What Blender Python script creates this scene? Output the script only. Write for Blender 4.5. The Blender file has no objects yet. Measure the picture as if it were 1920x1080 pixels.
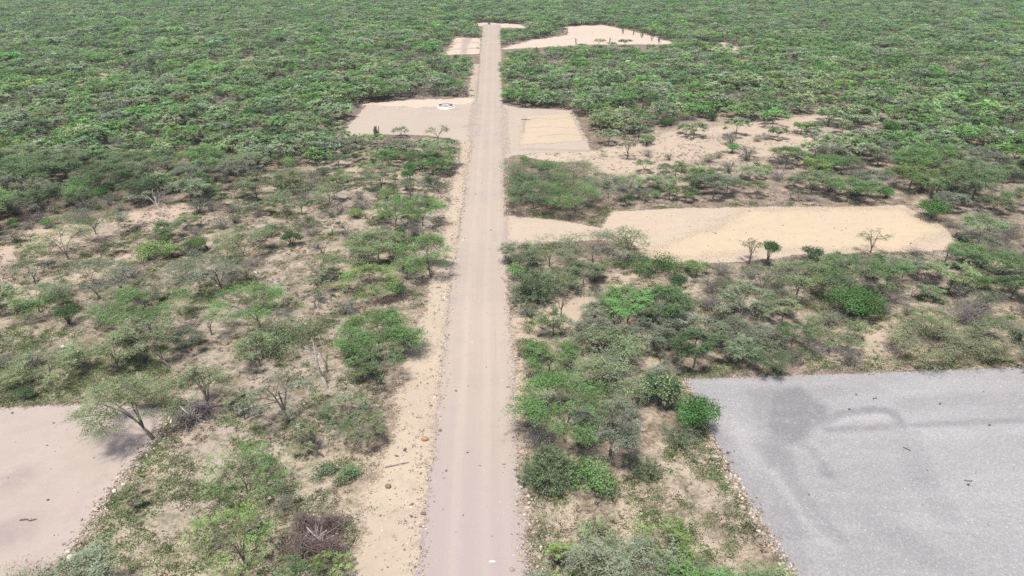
import bpy, math, random
import numpy as np
from mathutils import Vector

S = bpy.context.scene
C = S.collection
R_ = math.radians

# ------------------------------------------------------------------ camera, sky, sun, exposure
CAM_H = 32.0
FPX = 1280.0                                    # focal length in photograph pixels (1920 wide)
PITCH = math.atan(0.5)
cam_d = bpy.data.cameras.new('camera')
cam_d.sensor_width = 36.0
cam_d.lens = 36.0 * FPX / 1920.0
cam_d.clip_start = 0.5
cam_d.clip_end = 6000.0
cam = bpy.data.objects.new('camera', cam_d)
C.objects.link(cam)
cam.location = (0, 0, CAM_H)
cam.rotation_euler = (math.pi / 2 - PITCH, 0, 0)
S.camera = cam

SUN_EL, SUN_AZ = 70.0, 200.0                     # azimuth from +Y towards +X
w = bpy.data.worlds.new('World'); S.world = w; w.use_nodes = True
nt = w.node_tree
sky = nt.nodes.new('ShaderNodeTexSky'); sky.sky_type = 'NISHITA'; sky.sun_disc = False
sky.sun_elevation = R_(SUN_EL); sky.sun_rotation = R_(SUN_AZ)
sky.air_density = 1.0; sky.dust_density = 3.5; sky.ozone_density = 1.0
bg = nt.nodes['Background']; bg.inputs[1].default_value = 0.082
nt.links.new(sky.outputs[0], bg.inputs[0])
sd = bpy.data.lights.new('sun', 'SUN'); sd.energy = 3.2; sd.angle = R_(7.0); sd.color = (1.0, 0.95, 0.88)
so = bpy.data.objects.new('sun', sd); C.objects.link(so)
so.rotation_euler = (R_(90 - SUN_EL), 0, R_(180 - SUN_AZ))
S.view_settings.view_transform = 'Standard'; S.view_settings.look = 'None'
S.view_settings.gamma = 1.0; S.view_settings.use_curve_mapping = False
S.view_settings.exposure = 0.74
S.cycles.max_bounces = 5; S.cycles.diffuse_bounces = 3; S.cycles.transmission_bounces = 3
S.cycles.transparent_max_bounces = 12; S.cycles.volume_bounces = 0
S.cycles.use_adaptive_sampling = True; S.cycles.use_denoising = False

# ------------------------------------------------------------------ projection helpers (ground plane z = 0)
CP, SP = math.cos(PITCH), math.sin(PITCH)
def g(x, y):
    u = (x - 960.0) / FPX; v = (540.0 - y) / FPX
    dz = -SP + v * CP
    t = -CAM_H / dz
    return (u * t, (CP + v * SP) * t)
def G(pts): return np.array([g(*p) for p in pts])
def px(X, Y):
    X = np.asarray(X, float); Y = np.asarray(Y, float)
    Z = Y * CP + CAM_H * SP
    return 960 + FPX * X / Z, 540 - FPX * (Y * SP - CAM_H * CP) / Z, Z
def depth(Y): return Y * CP + CAM_H * SP

def vnoise(x, y, seed=0):
    xi = np.floor(x).astype(np.int64); yi = np.floor(y).astype(np.int64)
    xf = x - xi; yf = y - yi
    xf = xf * xf * (3 - 2 * xf); yf = yf * yf * (3 - 2 * yf)
    def h(a, b):
        n = (a * 374761393 + b * 668265263 + seed * 974711) & 0x7fffffff
        n = ((n ^ (n >> 13)) * 1274126177) & 0x7fffffff
        return ((n ^ (n >> 16)) & 0xffff) / 65535.0
    return (h(xi, yi) * (1 - xf) + h(xi + 1, yi) * xf) * (1 - yf) + (h(xi, yi + 1) * (1 - xf) + h(xi + 1, yi + 1) * xf) * yf
def fbm(x, y, scale, seed=0, octv=4):
    x = np.asarray(x, float); y = np.asarray(y, float)
    s = 0; a = 0.5; t = 0
    for o in range(octv):
        s = s + a * vnoise(x / scale * 2 ** o + 31.7 * o, y / scale * 2 ** o - 17.3 * o, seed + o); t += a; a *= 0.5
    return s / t
def sdist(P, poly):                              # signed distance, + inside
    P = np.asarray(P, float); poly = np.asarray(poly, float)
    d = np.full(len(P), 1e9); ins = np.zeros(len(P), bool)
    n = len(poly)
    for i in range(n):
        a = poly[i]; b = poly[(i + 1) % n]; e = b - a
        t = np.clip(((P - a) @ e) / max(e @ e, 1e-9), 0, 1)
        d = np.minimum(d, np.hypot(*(P - a - t[:, None] * e).T))
        c = ((a[1] > P[:, 1]) != (b[1] > P[:, 1]))
        with np.errstate(divide='ignore', invalid='ignore'):
            xs = (b[0] - a[0]) * (P[:, 1] - a[1]) / (b[1] - a[1] if b[1] != a[1] else 1e-9) + a[0]
        ins ^= c & (P[:, 0] < xs)
    return np.where(ins, d, -d)
def pline(P, line):                              # distance to an open line
    P = np.asarray(P, float); d = np.full(len(P), 1e9)
    for a, b in zip(line[:-1], line[1:]):
        a = np.array(a); b = np.array(b); e = b - a
        t = np.clip(((P - a) @ e) / max(e @ e, 1e-9), 0, 1)
        d = np.minimum(d, np.hypot(*(P - a - t[:, None] * e).T))
    return d
def sm(a, b, x):
    t = np.clip((x - a) / (b - a), 0, 1); return t * t * (3 - 2 * t)

# ------------------------------------------------------------------ materials
class NT:
    def __init__(s, name):
        s.m = bpy.data.materials.new(name); s.m.use_nodes = True
        s.t = s.m.node_tree; s.t.nodes.clear()
        s.out = s.n('ShaderNodeOutputMaterial')
    def n(s, ty, **kw):
        o = s.t.nodes.new(ty)
        for k, v in kw.items(): setattr(o, k, v)
        return o
    def l(s, a, b): s.t.links.new(a, b)
    def val(s, sock, v):
        if hasattr(v, 'is_output'): s.l(v, sock)
        elif isinstance(v, (tuple, list)) and len(v) == 3 and sock.type == 'RGBA': sock.default_value = (*v, 1)
        else: sock.default_value = v
    def math(s, op, a, b=0.0, c=None, clamp=False):
        o = s.n('ShaderNodeMath', operation=op, use_clamp=clamp)
        s.val(o.inputs[0], a); s.val(o.inputs[1], b)
        if c is not None: s.val(o.inputs[2], c)
        return o.outputs[0]
    def mix(s, f, a, b, mode='MIX'):
        o = s.n('ShaderNodeMix', data_type='RGBA', blend_type=mode)
        s.val(o.inputs[0], f); s.val(o.inputs[6], a); s.val(o.inputs[7], b)
        return o.outputs[2]
    def attr(s, name, ty='GEOMETRY'):
        return s.n('ShaderNodeAttribute', attribute_name=name, attribute_type=ty)
    def pos(s): return s.n('ShaderNodeNewGeometry').outputs['Position']
    def scale(s, v, sc):
        o = s.n('ShaderNodeVectorMath', operation='MULTIPLY'); s.l(v, o.inputs[0]); o.inputs[1].default_value = sc
        return o.outputs[0]
    def noise(s, v, scale, detail=4, rough=0.6, dist=0.0):
        o = s.n('ShaderNodeTexNoise'); s.l(v, o.inputs['Vector'])
        o.inputs['Scale'].default_value = scale; o.inputs['Detail'].default_value = detail
        o.inputs['Roughness'].default_value = rough; o.inputs['Distortion'].default_value = dist
        return o.outputs['Fac']
    def ramp(s, f, a, b):
        o = s.n('ShaderNodeMapRange', interpolation_type='SMOOTHSTEP'); s.val(o.inputs[0], f)
        o.inputs[1].default_value = a; o.inputs[2].default_value = b
        return o.outputs[0]
    def diffuse(s, col, rough=0.95, bump=None, bs=0.3, bd=0.05, spec=0.15):
        o = s.n('ShaderNodeBsdfPrincipled'); s.val(o.inputs['Base Color'], col)
        o.inputs['Roughness'].default_value = rough
        o.inputs['Specular IOR Level'].default_value = spec
        if bump is not None:
            b = s.n('ShaderNodeBump'); s.l(bump, b.inputs['Height'])
            b.inputs['Strength'].default_value = bs; b.inputs['Distance'].default_value = bd
            s.l(b.outputs[0], o.inputs['Normal'])
        return o.outputs[0]
    def done(s, sh): s.l(sh, s.out.inputs[0]); return s.m

def feather(k, sh, amp, width, nscale):
    """ragged natural border: the sheet gives out where its signed edge distance, roughened by noise, passes zero"""
    P = k.pos()
    e = k.attr('edge').outputs['Fac']
    n1 = k.noise(P, nscale, 5, 0.65); n2 = k.noise(P, nscale * 6, 3, 0.7)
    nn = k.math('ADD', k.math('MULTIPLY', k.math('SUBTRACT', n1, 0.5), amp * 2), k.math('MULTIPLY', k.math('SUBTRACT', n2, 0.5), amp))
    n3 = k.math('MULTIPLY', k.math('SUBTRACT', k.noise(P, 7.0, 4, .8), .5), width * 4.5)
    a = k.ramp(k.math('ADD', k.math('ADD', e, nn), n3), -.03, .03)
    t = k.n('ShaderNodeBsdfTransparent'); mx = k.n('ShaderNodeMixShader')
    k.l(a, mx.inputs[0]); k.l(t.outputs[0], mx.inputs[1]); k.l(sh, mx.inputs[2])
    return mx.outputs[0]

def mat_ground():
    k = NT('scrub_soil'); P = k.pos()
    big = k.noise(P, 0.06, 5, 0.6); mid = k.noise(P, 0.45, 5, 0.65); fin = k.noise(P, 3.2, 5, 0.7); gr = k.noise(P, 14, 3, 0.7)
    sand = k.mix(k.ramp(mid, .35, .65), (.40, .33, .258), (.33, .274, .215))
    sand = k.mix(k.ramp(big, .42, .62), sand, (.345, .297, .247))
    bare = k.attr('bare').outputs['Fac']; green = k.attr('green').outputs['Fac']
    lit = k.mix(fin, (.12, .092, .07), (.21, .165, .13))
    litm = k.ramp(k.math('ADD', k.math('ADD', k.math('MULTIPLY', mid, .55), k.math('MULTIPLY', fin, .6)), k.math('MULTIPLY', bare, -.24)), .34, .56)
    col = k.mix(litm, sand, lit)
    blot = k.ramp(k.noise(P, 1.7, 5, .75, .3), .55, .64)
    col = k.mix(k.math('MULTIPLY', blot, .55), col, (.19, .15, .115))
    specks = k.ramp(k.noise(P, 7, 4, .8), .56, .64)
    col = k.mix(k.math('MULTIPLY', specks, .6), col, (.12, .095, .07))
    gc = k.mix(k.noise(P, 5, 3, .7), (.09, .105, .05), (.17, .17, .10))
    gm = k.ramp(k.math('ADD', k.math('ADD', k.math('MULTIPLY', k.noise(P, .9, 5, .7), .55), k.math('MULTIPLY', k.noise(P, 4.5, 4, .75), .5)), k.math('MULTIPLY', green, .22)), .60, .72)
    col = k.mix(k.math('MULTIPLY', gm, .6), col, gc)
    h = k.math('ADD', k.math('MULTIPLY', fin, .7), k.math('MULTIPLY', gr, .3))
    return k.done(k.diffuse(col, bump=h, bs=.6, bd=.12))

def mat_dirt(name, c1, c2, c3, amp, width, ns, speck=.5, grain=9.0):
    k = NT(name); P = k.pos()
    big = k.noise(P, .09, 5, .6); mid = k.noise(P, .7, 5, .65); gr = k.noise(P, grain, 4, .75); pb = k.noise(P, grain * 2.6, 2, .6)
    col = k.mix(k.ramp(big, .38, .62), c1, c2)
    col = k.mix(k.math('MULTIPLY', k.ramp(mid, .4, .68), .6), col, c3)
    dk = k.mix(1.0, col, (.45, .42, .4), 'MULTIPLY')
    col = k.mix(k.math('MULTIPLY', k.ramp(gr, .60, .74), speck), col, dk)
    col = k.mix(k.math('MULTIPLY', k.ramp(pb, .62, .75), speck * .5), col, (.62, .57, .5))
    st = k.attr('stain'); sc = k.attr('stain_tone').outputs['Fac']
    dcol = k.mix(1.0, col, (.68, .69, .73), 'MULTIPLY')
    sf = k.math('MULTIPLY', st.outputs['Fac'], k.ramp(k.noise(P, 1.3, 4, .7), .25, .55), clamp=True)
    col = k.mix(sf, col, dcol)
    h = k.math('ADD', k.math('MULTIPLY', mid, .6), k.math('MULTIPLY', gr, .4))
    return k.done(feather(k, k.diffuse(col, bump=h, bs=.4, bd=.06), amp, width, ns))

def mat_road():
    k = NT('road_dirt'); P = k.pos()
    rc = k.attr('lane').outputs['Vector']
    st = k.noise(k.scale(rc, (2.2, .035, 0)), 1.0, 5, .65)
    st2 = k.noise(k.scale(rc, (5.5, .06, 0)), 1.0, 4, .7)
    big = k.noise(P, .10, 4, .6); mid = k.noise(P, .8, 5, .7); gr = k.noise(P, 10, 4, .75); pb = k.noise(P, 24, 2, .6)
    col = k.mix(k.ramp(big, .40, .60), (.362, .307, .258), (.338, .29, .252))
    col = k.mix(k.math('MULTIPLY', k.ramp(st, .48, .66), .35), col, (.40, .338, .288))
    col = k.mix(k.math('MULTIPLY', k.ramp(st2, .52, .66), .26), col, (.285, .243, .22))
    sx = k.n('ShaderNodeSeparateXYZ'); k.l(rc, sx.inputs[0])
    pur = k.math('MULTIPLY', k.ramp(k.math('ADD', sx.outputs[1], k.math('MULTIPLY', big, 30)), 66, 42), .8)
    col = k.mix(pur, col, (.315, .272, .268))
    wt = k.attr('wear').outputs['Fac']
    col = k.mix(k.math('MULTIPLY', wt, .5), col, (.42, .358, .30))
    col = k.mix(k.math('MULTIPLY', k.ramp(mid, .52, .7), .4), col, (.32, .268, .24))
    col = k.mix(k.math('MULTIPLY', k.ramp(gr, .60, .74), .45), col, (.22, .18, .16))
    col = k.mix(k.math('MULTIPLY', k.ramp(pb, .64, .76), .4), col, (.66, .6, .54))
    h = k.math('ADD', k.math('MULTIPLY', mid, .6), k.math('MULTIPLY', gr, .4))
    return k.done(feather(k, k.diffuse(col, bump=h, bs=.35, bd=.05), .85, .5, .5))

def mat_gravel():
    k = NT('grey_gravel'); P = k.pos()
    big = k.noise(P, .11, 5, .6); mid = k.noise(P, .8, 5, .7); gr = k.noise(P, 5, 5, .9); pb = k.noise(P, 7, 4, .95)
    sw = k.noise(k.scale(P, (.25, 1.2, 1)), .55, 4, .6, .4)
    col = k.mix(k.ramp(big, .35, .65), (.252, .245, .250), (.278, .270, .275))
    col = k.mix(k.math('MULTIPLY', k.ramp(sw, .45, .7), .45), col, (.32, .312, .318))
    col = k.mix(k.math('MULTIPLY', k.ramp(mid, .5, .7), .35), col, (.265, .26, .275))
    col = k.mix(k.math('MULTIPLY', k.ramp(gr, .48, .66), .75), col, (.18, .175, .185))
    col = k.mix(k.math('MULTIPLY', k.ramp(pb, .52, .66), .7), col, (.50, .485, .49))
    st = k.math('MULTIPLY', k.attr('stain').outputs['Fac'], k.ramp(k.noise(P, 1.1, 5, .75), .22, .5), clamp=True)
    col = k.mix(st, col, k.mix(1.0, col, (.64, .645, .66), 'MULTIPLY'))
    li = k.math('MULTIPLY', k.attr('stain_tone').outputs['Fac'], k.ramp(k.noise(P, 1.6, 4, .7), .2, .5), clamp=True)
    col = k.mix(li, col, k.mix(1.0, col, (1.22, 1.21, 1.2), 'MULTIPLY'))
    h = k.math('ADD', k.math('MULTIPLY', gr, .6), k.math('MULTIPLY', pb, .4))
    return k.done(feather(k, k.diffuse(col, bump=h, bs=.5, bd=.05), .35, .15, 1.2))

def mat_foliage(name, trans=.3):
    k = NT(name)
    tint = k.attr('tint', 'INSTANCER').outputs['Color']
    tone = k.attr('tone').outputs['Fac']
    hs = k.n('ShaderNodeHueSaturation')
    k.l(k.math('MULTIPLY_ADD', tone, .05, .475), hs.inputs['Hue'])
    hs.inputs['Saturation'].default_value = 1.0
    k.l(k.math('MULTIPLY_ADD', tone, 1.5, .3), hs.inputs['Value'])
    k.l(tint, hs.inputs['Color'])
    d = k.n('ShaderNodeBsdfDiffuse'); t = k.n('ShaderNodeBsdfTranslucent')
    k.l(hs.outputs[0], d.inputs[0]); k.l(hs.outputs[0], t.inputs[0])
    mx = k.n('ShaderNodeMixShader'); mx.inputs[0].default_value = trans
    k.l(d.outputs[0], mx.inputs[1]); k.l(t.outputs[0], mx.inputs[2])
    return k.done(mx.outputs[0])

def mat_bark(name, a, b):
    k = NT(name); P = k.pos()
    n = k.noise(k.scale(P, (6, 6, 1.5)), 2.0, 4, .7)
    r = k.n('ShaderNodeObjectInfo').outputs['Random']
    col = k.mix(n, a, b)
    col = k.mix(k.math('MULTIPLY', r, .35), col, b)
    return k.done(k.diffuse(col, bump=n, bs=.4, bd=.02))

def mat_plain(name, a, b, sc=6.0, rough=.9):
    k = NT(name); P = k.pos(); n = k.noise(P, sc, 4, .7)
    return k.done(k.diffuse(k.mix(n, a, b), rough=rough, bump=n, bs=.3, bd=.02))

def mat_tinted(name):
    k = NT(name); P = k.pos(); n = k.noise(P, 9, 3, .7)
    tint = k.attr('tint', 'INSTANCER').outputs['Color']
    return k.done(k.diffuse(k.mix(k.math('MULTIPLY', n, .5), tint, (.2, .17, .14)), bump=n, bs=.3, bd=.02))

M_ground = mat_ground(); M_road = mat_road(); M_gravel = mat_gravel()
M_leaf = mat_foliage('feathery_foliage', .32); M_dense = mat_foliage('dense_foliage', .22)
M_bark = mat_bark('thorn_bark', (.065, .053, .047), (.18, .158, .14))
M_grey = mat_bark('grey_twigs', (.13, .115, .112), (.25, .225, .22))
M_white = mat_bark('bleached_wood', (.30, .27, .25), (.48, .44, .41))
M_brown = mat_bark('dead_brush', (.085, .058, .055), (.21, .155, .15))
M_cact = mat_plain('cactus_skin', (.06, .08, .045), (.13, .15, .09), 8)
M_stone = mat_tinted('stone')

# ------------------------------------------------------------------ object helpers
def tag(o, label=None, cat=None, group=None, kind=None):
    if label: o['label'] = label
    if cat: o['category'] = cat
    if group: o['group'] = group
    if kind: o['kind'] = kind
    return o
def link(o, parent=None):
    C.objects.link(o)
    if parent is not None: o.parent = parent
    return o

class MB:
    """quads gathered as arrays; build() makes ONE mesh"""
    def __init__(s): s.q = []; s.m = []; s.t = []
    def add(s, quads, mat=0, tone=.5):
        quads = np.asarray(quads, float).reshape(-1, 4, 3)
        if len(quads) == 0: return
        s.q.append(quads); s.m.append(np.full(len(quads), mat, np.int32))
        s.t.append(np.broadcast_to(np.asarray(tone, float), (len(quads),)).astype(np.float32))
    def tube(s, P, r, k=5, mat=0, tone=.5):
        P = np.asarray(P, float); r = np.broadcast_to(np.asarray(r, float), (len(P),))
        T = np.gradient(P, axis=0); T /= np.linalg.norm(T, axis=1)[:, None] + 1e-9
        ref = np.array([.31, .17, .93]) if abs(T[0][2]) < .8 else np.array([.93, .2, .1])
        U = np.cross(T, ref); U /= np.linalg.norm(U, axis=1)[:, None] + 1e-9
        V = np.cross(T, U)
        a = np.arange(k) * 2 * math.pi / k
        ring = P[:, None] + r[:, None, None] * (np.cos(a)[None, :, None] * U[:, None] + np.sin(a)[None, :, None] * V[:, None])
        n = np.roll(ring, -1, axis=1)
        s.add(np.stack([ring[:-1], n[:-1], n[1:], ring[1:]], 2), mat, tone)
    def merge(s, o, dm=0):
        s.q += o.q; s.m += [m + dm for m in o.m]; s.t += o.t
    def mesh(s, name, mats, smooth=False):
        Q = np.concatenate(s.q); n = len(Q)
        me = bpy.data.meshes.new(name)
        me.vertices.add(n * 4); me.vertices.foreach_set('co', Q.astype(np.float32).ravel())
        me.loops.add(n * 4); me.loops.foreach_set('vertex_index', np.arange(n * 4, dtype=np.int32))
        me.polygons.add(n); me.polygons.foreach_set('loop_start', np.arange(0, n * 4, 4, dtype=np.int32))
        me.polygons.foreach_set('material_index', np.concatenate(s.m))
        a = me.attributes.new('tone', 'FLOAT', 'FACE'); a.data.foreach_set('value', np.concatenate(s.t))
        for m in mats: me.materials.append(m)
        me.update(calc_edges=True)
        return me
    def build(s, name, mats, parent=None): return link(bpy.data.objects.new(name, s.mesh(name, mats)), parent)

def grid_mesh(name, X, Y, Z, keep, mats, attrs):
    """X, Y, Z are (ny, nx) arrays; keep = per-face mask (ny-1, nx-1)"""
    ny, nx = X.shape
    idx = np.arange(ny * nx).reshape(ny, nx)
    F = np.stack([idx[:-1, :-1], idx[:-1, 1:], idx[1:, 1:], idx[1:, :-1]], -1)[keep]
    used = np.unique(F); remap = np.full(ny * nx, -1); remap[used] = np.arange(len(used)); F = remap[F]
    V = np.stack([X.ravel(), Y.ravel(), Z.ravel()], 1)[used]
    me = bpy.data.meshes.new(name)
    me.vertices.add(len(V)); me.vertices.foreach_set('co', V.astype(np.float32).ravel())
    me.loops.add(F.size); me.loops.foreach_set('vertex_index', F.ravel().astype(np.int32))
    me.polygons.add(len(F)); me.polygons.foreach_set('loop_start', np.arange(0, F.size, 4, dtype=np.int32))
    for k, v in attrs.items():
        if v.ndim == 3:
            a = me.attributes.new(k, 'FLOAT_VECTOR', 'POINT'); a.data.foreach_set('vector', v.reshape(-1, 3)[used].astype(np.float32).ravel())
        else:
            a = me.attributes.new(k, 'FLOAT', 'POINT'); a.data.foreach_set('value', v.ravel()[used].astype(np.float32))
    for m in mats: me.materials.append(m)
    me.update(calc_edges=True)
    me.polygons.foreach_set('use_smooth', np.ones(len(F), bool))
    return me

def sheet(name, poly, z, cell, mat, pad=1.2, stain=None, tone=None, relief=.0):
    yl = g(900, 300)[1]
    lo = poly.min(0) - pad; hi = poly.max(0) + pad
    nx = max(3, int((hi[0] - lo[0]) / cell) + 1); ny = max(3, int((hi[1] - lo[1]) / cell) + 1)
    X, Y = np.meshgrid(np.linspace(lo[0], hi[0], nx), np.linspace(lo[1], hi[1], ny))
    P = np.stack([X.ravel(), Y.ravel()], 1)
    e = sdist(P, poly).reshape(ny, nx)
    m = e > -pad
    keep = m[:-1, :-1] | m[1:, :-1] | m[:-1, 1:] | m[1:, 1:]
    Z = np.full_like(X, z) + relief * (Y < yl) * (fbm(X, Y, 2.5, 5) - .3) * sm(0, 1, e)
    at = {'edge': e}
    at['stain'] = stain(P).reshape(ny, nx) if stain else np.zeros_like(X)
    at['stain_tone'] = tone(P).reshape(ny, nx) if tone else np.zeros_like(X)
    o = link(bpy.data.objects.new(name, grid_mesh(name, X, Y, Z, keep, [mat], at)))
    o['kind'] = 'structure'
    return o

# ------------------------------------------------------------------ the layout of the ground, read off the photograph
ROAD_L = G([(787, 1080), (802, 900), (826, 720), (838, 600), (850, 500), (868, 380), (883, 270), (892, 200), (899, 120), (903, 70), (905, 46)])
ROAD_R = G([(988, 1080), (976, 900), (965, 720), (957, 600), (951, 500), (948, 380), (945, 290), (942, 200), (940, 120), (939, 70), (938, 46)])
ROAD_POLY = np.concatenate([[ROAD_L[0] + [0.3, -40]], ROAD_L, ROAD_R[::-1], [ROAD_R[0] + [0.3, -40]]])
VERGE = np.concatenate([[g(640, 1080)], [np.array(g(690, 1080)) + [0, -40]], [ROAD_L[0] + [1, -40]], ROAD_L[:9] + [.6, 0], G([(888, 120), (872, 200), (860, 285), (845, 350), (830, 430), (815, 500), (785, 600), (752, 700), (740, 780), (712, 880), (690, 960)])])
VERGE_R = G([(1000, 1080), (985, 900), (975, 760), (985, 700), (978, 600), (952, 590), (950, 760), (965, 1080)])
PAD_MID = G([(632, 262), (655, 232), (690, 194), (760, 188), (850, 186), (893, 186), (942, 196), (978, 203), (1075, 207), (1110, 285), (1000, 287), (945, 297), (880, 266), (800, 254), (700, 252)])
PLOT_TAN = G([(985, 218), (1072, 211), (1096, 264), (976, 272)])
TRACK_R = G([(985, 284), (1110, 282), (1160, 290), (1060, 306), (985, 296)])
PAD_SAND = G([(945, 404), (1040, 412), (1125, 427), (1150, 396), (1260, 391), (1470, 388), (1600, 388), (1695, 385), (1770, 425), (1795, 450), (1770, 470), (1500, 478), (1400, 492), (1260, 494), (1200, 478), (1185, 450), (1040, 453), (945, 468)])
PAD_YEL = G([(1400, 395), (1690, 390), (1760, 430), (1700, 470), (1430, 470), (1300, 488), (1215, 476), (1300, 440)])
PAD_LEFT = G([(-260, 768), (0, 765), (190, 758), (320, 768), (285, 830), (240, 880), (195, 940), (130, 1040), (40, 1130), (-300, 1250), (-420, 900)])
GRAV = np.array([g(1285, 712), g(1920, 690), g(2300, 678), g(2500, 900), g(2300, 1300), g(1560, 1190), g(1490, 1080), g(1430, 985), g(1370, 885), g(1328, 800)])
PLOT_FAR = G([(835, 103), (856, 71), (904, 71), (900, 101)])
PAD_FARR = G([(934, 93), (995, 75), (1060, 67), (1062, 50), (1130, 47), (1195, 60), (1275, 83), (1090, 84), (1000, 90)])
CROSS = G([(842, 48), (905, 43), (985, 46), (990, 53), (940, 52), (900, 49)])
NAT = {   # bare sandy patches between the trees
    'upper': G([(1090, 300), (1180, 262), (1280, 240), (1400, 232), (1540, 214), (1640, 216), (1560, 232), (1470, 250), (1560, 262), (1520, 285), (1400, 300), (1280, 306), (1190, 326), (1120, 330)]),
    'far': G([(1310, 82), (1360, 79), (1390, 92), (1450, 98), (1380, 100), (1330, 96)]),
    'left': G([(-40, 440), (120, 425), (260, 395), (420, 370), (330, 420), (200, 450), (60, 480), (-40, 520)]),
    'leftb': G([(0, 540), (120, 500), (250, 470), (300, 470), (150, 530), (0, 580)]),
    'track': G([(600, 280), (622, 300), (620, 360), (600, 430), (560, 500), (470, 640), (440, 640), (520, 500), (580, 400), (596, 330)]),
    'rightp': G([(975, 600), (1060, 560), (1170, 505), (1200, 520), (1090, 580), (1110, 660), (1150, 720), (1090, 690), (1060, 620), (990, 640)]),
    'rightq': G([(1560, 600), (1640, 615), (1720, 590), (1700, 620), (1640, 650), (1680, 690), (1600, 690), (1620, 640)]),
    'foot': G([(1150, 830), (1162, 870), (1180, 960), (1150, 1000), (1210, 1080), (1240, 1080), (1190, 980), (1175, 870)]),
    'gapa': G([(150, 160), (240, 80), (250, 110), (200, 168)]),
    'gapb': G([(232, 82), (247, 82), (250, 112), (236, 112)]),
    'gapc': G([(1490, 128), (1530, 130), (1520, 140), (1495, 138)]),
}
CLEAR = [ROAD_POLY, VERGE, PAD_MID, PAD_SAND, PAD_LEFT, GRAV, PLOT_FAR, PAD_FARR, CROSS, TRACK_R]

# region weights in photo space (used for planting and for the soil's sand / herb cover)
R_LEFT = [(-400, 470), (0, 440), (300, 400), (450, 350), (600, 300), (720, 330), (860, 330), (830, 450), (800, 560), (730, 740), (690, 960), (640, 1100), (-400, 1100)]
R_LEFTUP = [(590, 275), (880, 262), (860, 380), (800, 520), (640, 470), (560, 420)]
R_RIGHT = [(950, 470), (1200, 490), (1400, 495), (1700, 470), (2400, 470), (2400, 680), (1290, 708), (1340, 800), (1260, 840), (1140, 930), (985, 930), (965, 720)]
R_STRIP = [(985, 930), (1140, 930), (1260, 830), (1335, 815), (1500, 1100), (985, 1100)]
R_UPR = [(1090, 300), (1180, 255), (1300, 230), (1660, 205), (1700, 240), (1560, 290), (1500, 310), (1200, 345), (1110, 325)]
R_MIDR = [(1100, 330), (2400, 250), (2400, 470), (1760, 440), (1690, 385), (1150, 395)]
def inside(poly, x, y, soft):
    return sm(-soft, soft, sdist(np.stack([np.ravel(x), np.ravel(y)], 1), np.array(poly, float))).reshape(np.shape(x))

# ground: one sheet out to the horizon, finer near the camera
def spaced(a, near, step, grow, far):
    out = [a]
    while out[-1] < far:
        out.append(out[-1] + (step if out[-1] < near else min(120, step + (out[-1] - near) * grow)))
    return np.array(out)
ys = spaced(-60.0, 150, 1.6, .06, 3500)
xp = spaced(0.0, 95, 1.6, .06, 3000); xs = np.concatenate([-xp[:0:-1], xp])
gX, gY = np.meshgrid(xs, ys)
qx, qy, qz = px(gX, np.maximum(gY, -20))
qx = np.where(qz < 2, 0, qx); qy = np.where(qz < 2, 5000, qy)
bare = np.clip(.15 + .35 * inside([(40, 1110), (200, 900), (330, 830), (720, 830), (700, 1110)], qx, qy, 40) + .45 * inside(R_LEFT, qx, qy, 30) + .35 * inside(R_LEFTUP, qx, qy, 20) + .55 * inside(R_STRIP, qx, qy, 20) + .6 * inside(R_UPR, qx, qy, 14) + .40 * inside(R_RIGHT, qx, qy, 25) + .25 * inside(R_MIDR, qx, qy, 15), 0, 1)
green = np.clip(.45 * inside(R_LEFT, qx, qy, 30) + .1 * inside([(40, 1080), (200, 900), (330, 830), (560, 860), (700, 900), (680, 1100), (40, 1100)], qx, qy, 40)
                + .45 * inside(R_STRIP, qx, qy, 25) + .35 * inside(R_RIGHT, qx, qy, 30) + .5 * inside([(-400, 620), (300, 640), (330, 760), (-400, 765)], qx, qy, 30), 0, 1)
gm = link(bpy.data.objects.new('ground', grid_mesh('ground', gX, gY, np.zeros_like(gX), np.ones((len(ys) - 1, len(xs) - 1), bool), [M_ground], {'bare': bare, 'green': green})))
gm['kind'] = 'structure'

M_verge = mat_dirt('verge_sand', (.42, .35, .27), (.385, .318, .25), (.335, .275, .22), 1.8, .8, .40, .85, 4.5)
M_nat = mat_dirt('loose_sand', (.42, .34, .265), (.385, .31, .245), (.33, .265, .21), 4.0, 1.4, .22, .7, 4)
M_path = mat_dirt('trodden_sand', (.40, .325, .25), (.37, .30, .235), (.335, .27, .21), 2.0, .8, .4, .55, 6)
M_pad = mat_dirt('graded_dirt', (.385, .325, .268), (.37, .313, .262), (.362, .306, .257), 1.3, .5, .22, .15)
M_sandpad = mat_dirt('pad_sand', (.43, .352, .272), (.405, .335, .27), (.375, .305, .245), .9, .4, .35, .35)
M_yel = mat_dirt('yellow_sand', (.465, .375, .265), (.445, .362, .262), (.41, .333, .24), 3.0, 2.6, .12, .6, 4)
M_tan = mat_dirt('tan_plot', (.45, .365, .265), (.425, .348, .26), (.385, .315, .24), 1.6, .8, .35, .6)
M_padl = mat_dirt('pad_dirt', (.37, .312, .282), (.35, .297, .268), (.325, .272, .24), .7, .4, .5, .35)
M_farp = mat_dirt('far_sand', (.50, .41, .335), (.47, .385, .315), (.42, .34, .28), 4.5, 1.2, .11, .3)

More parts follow.
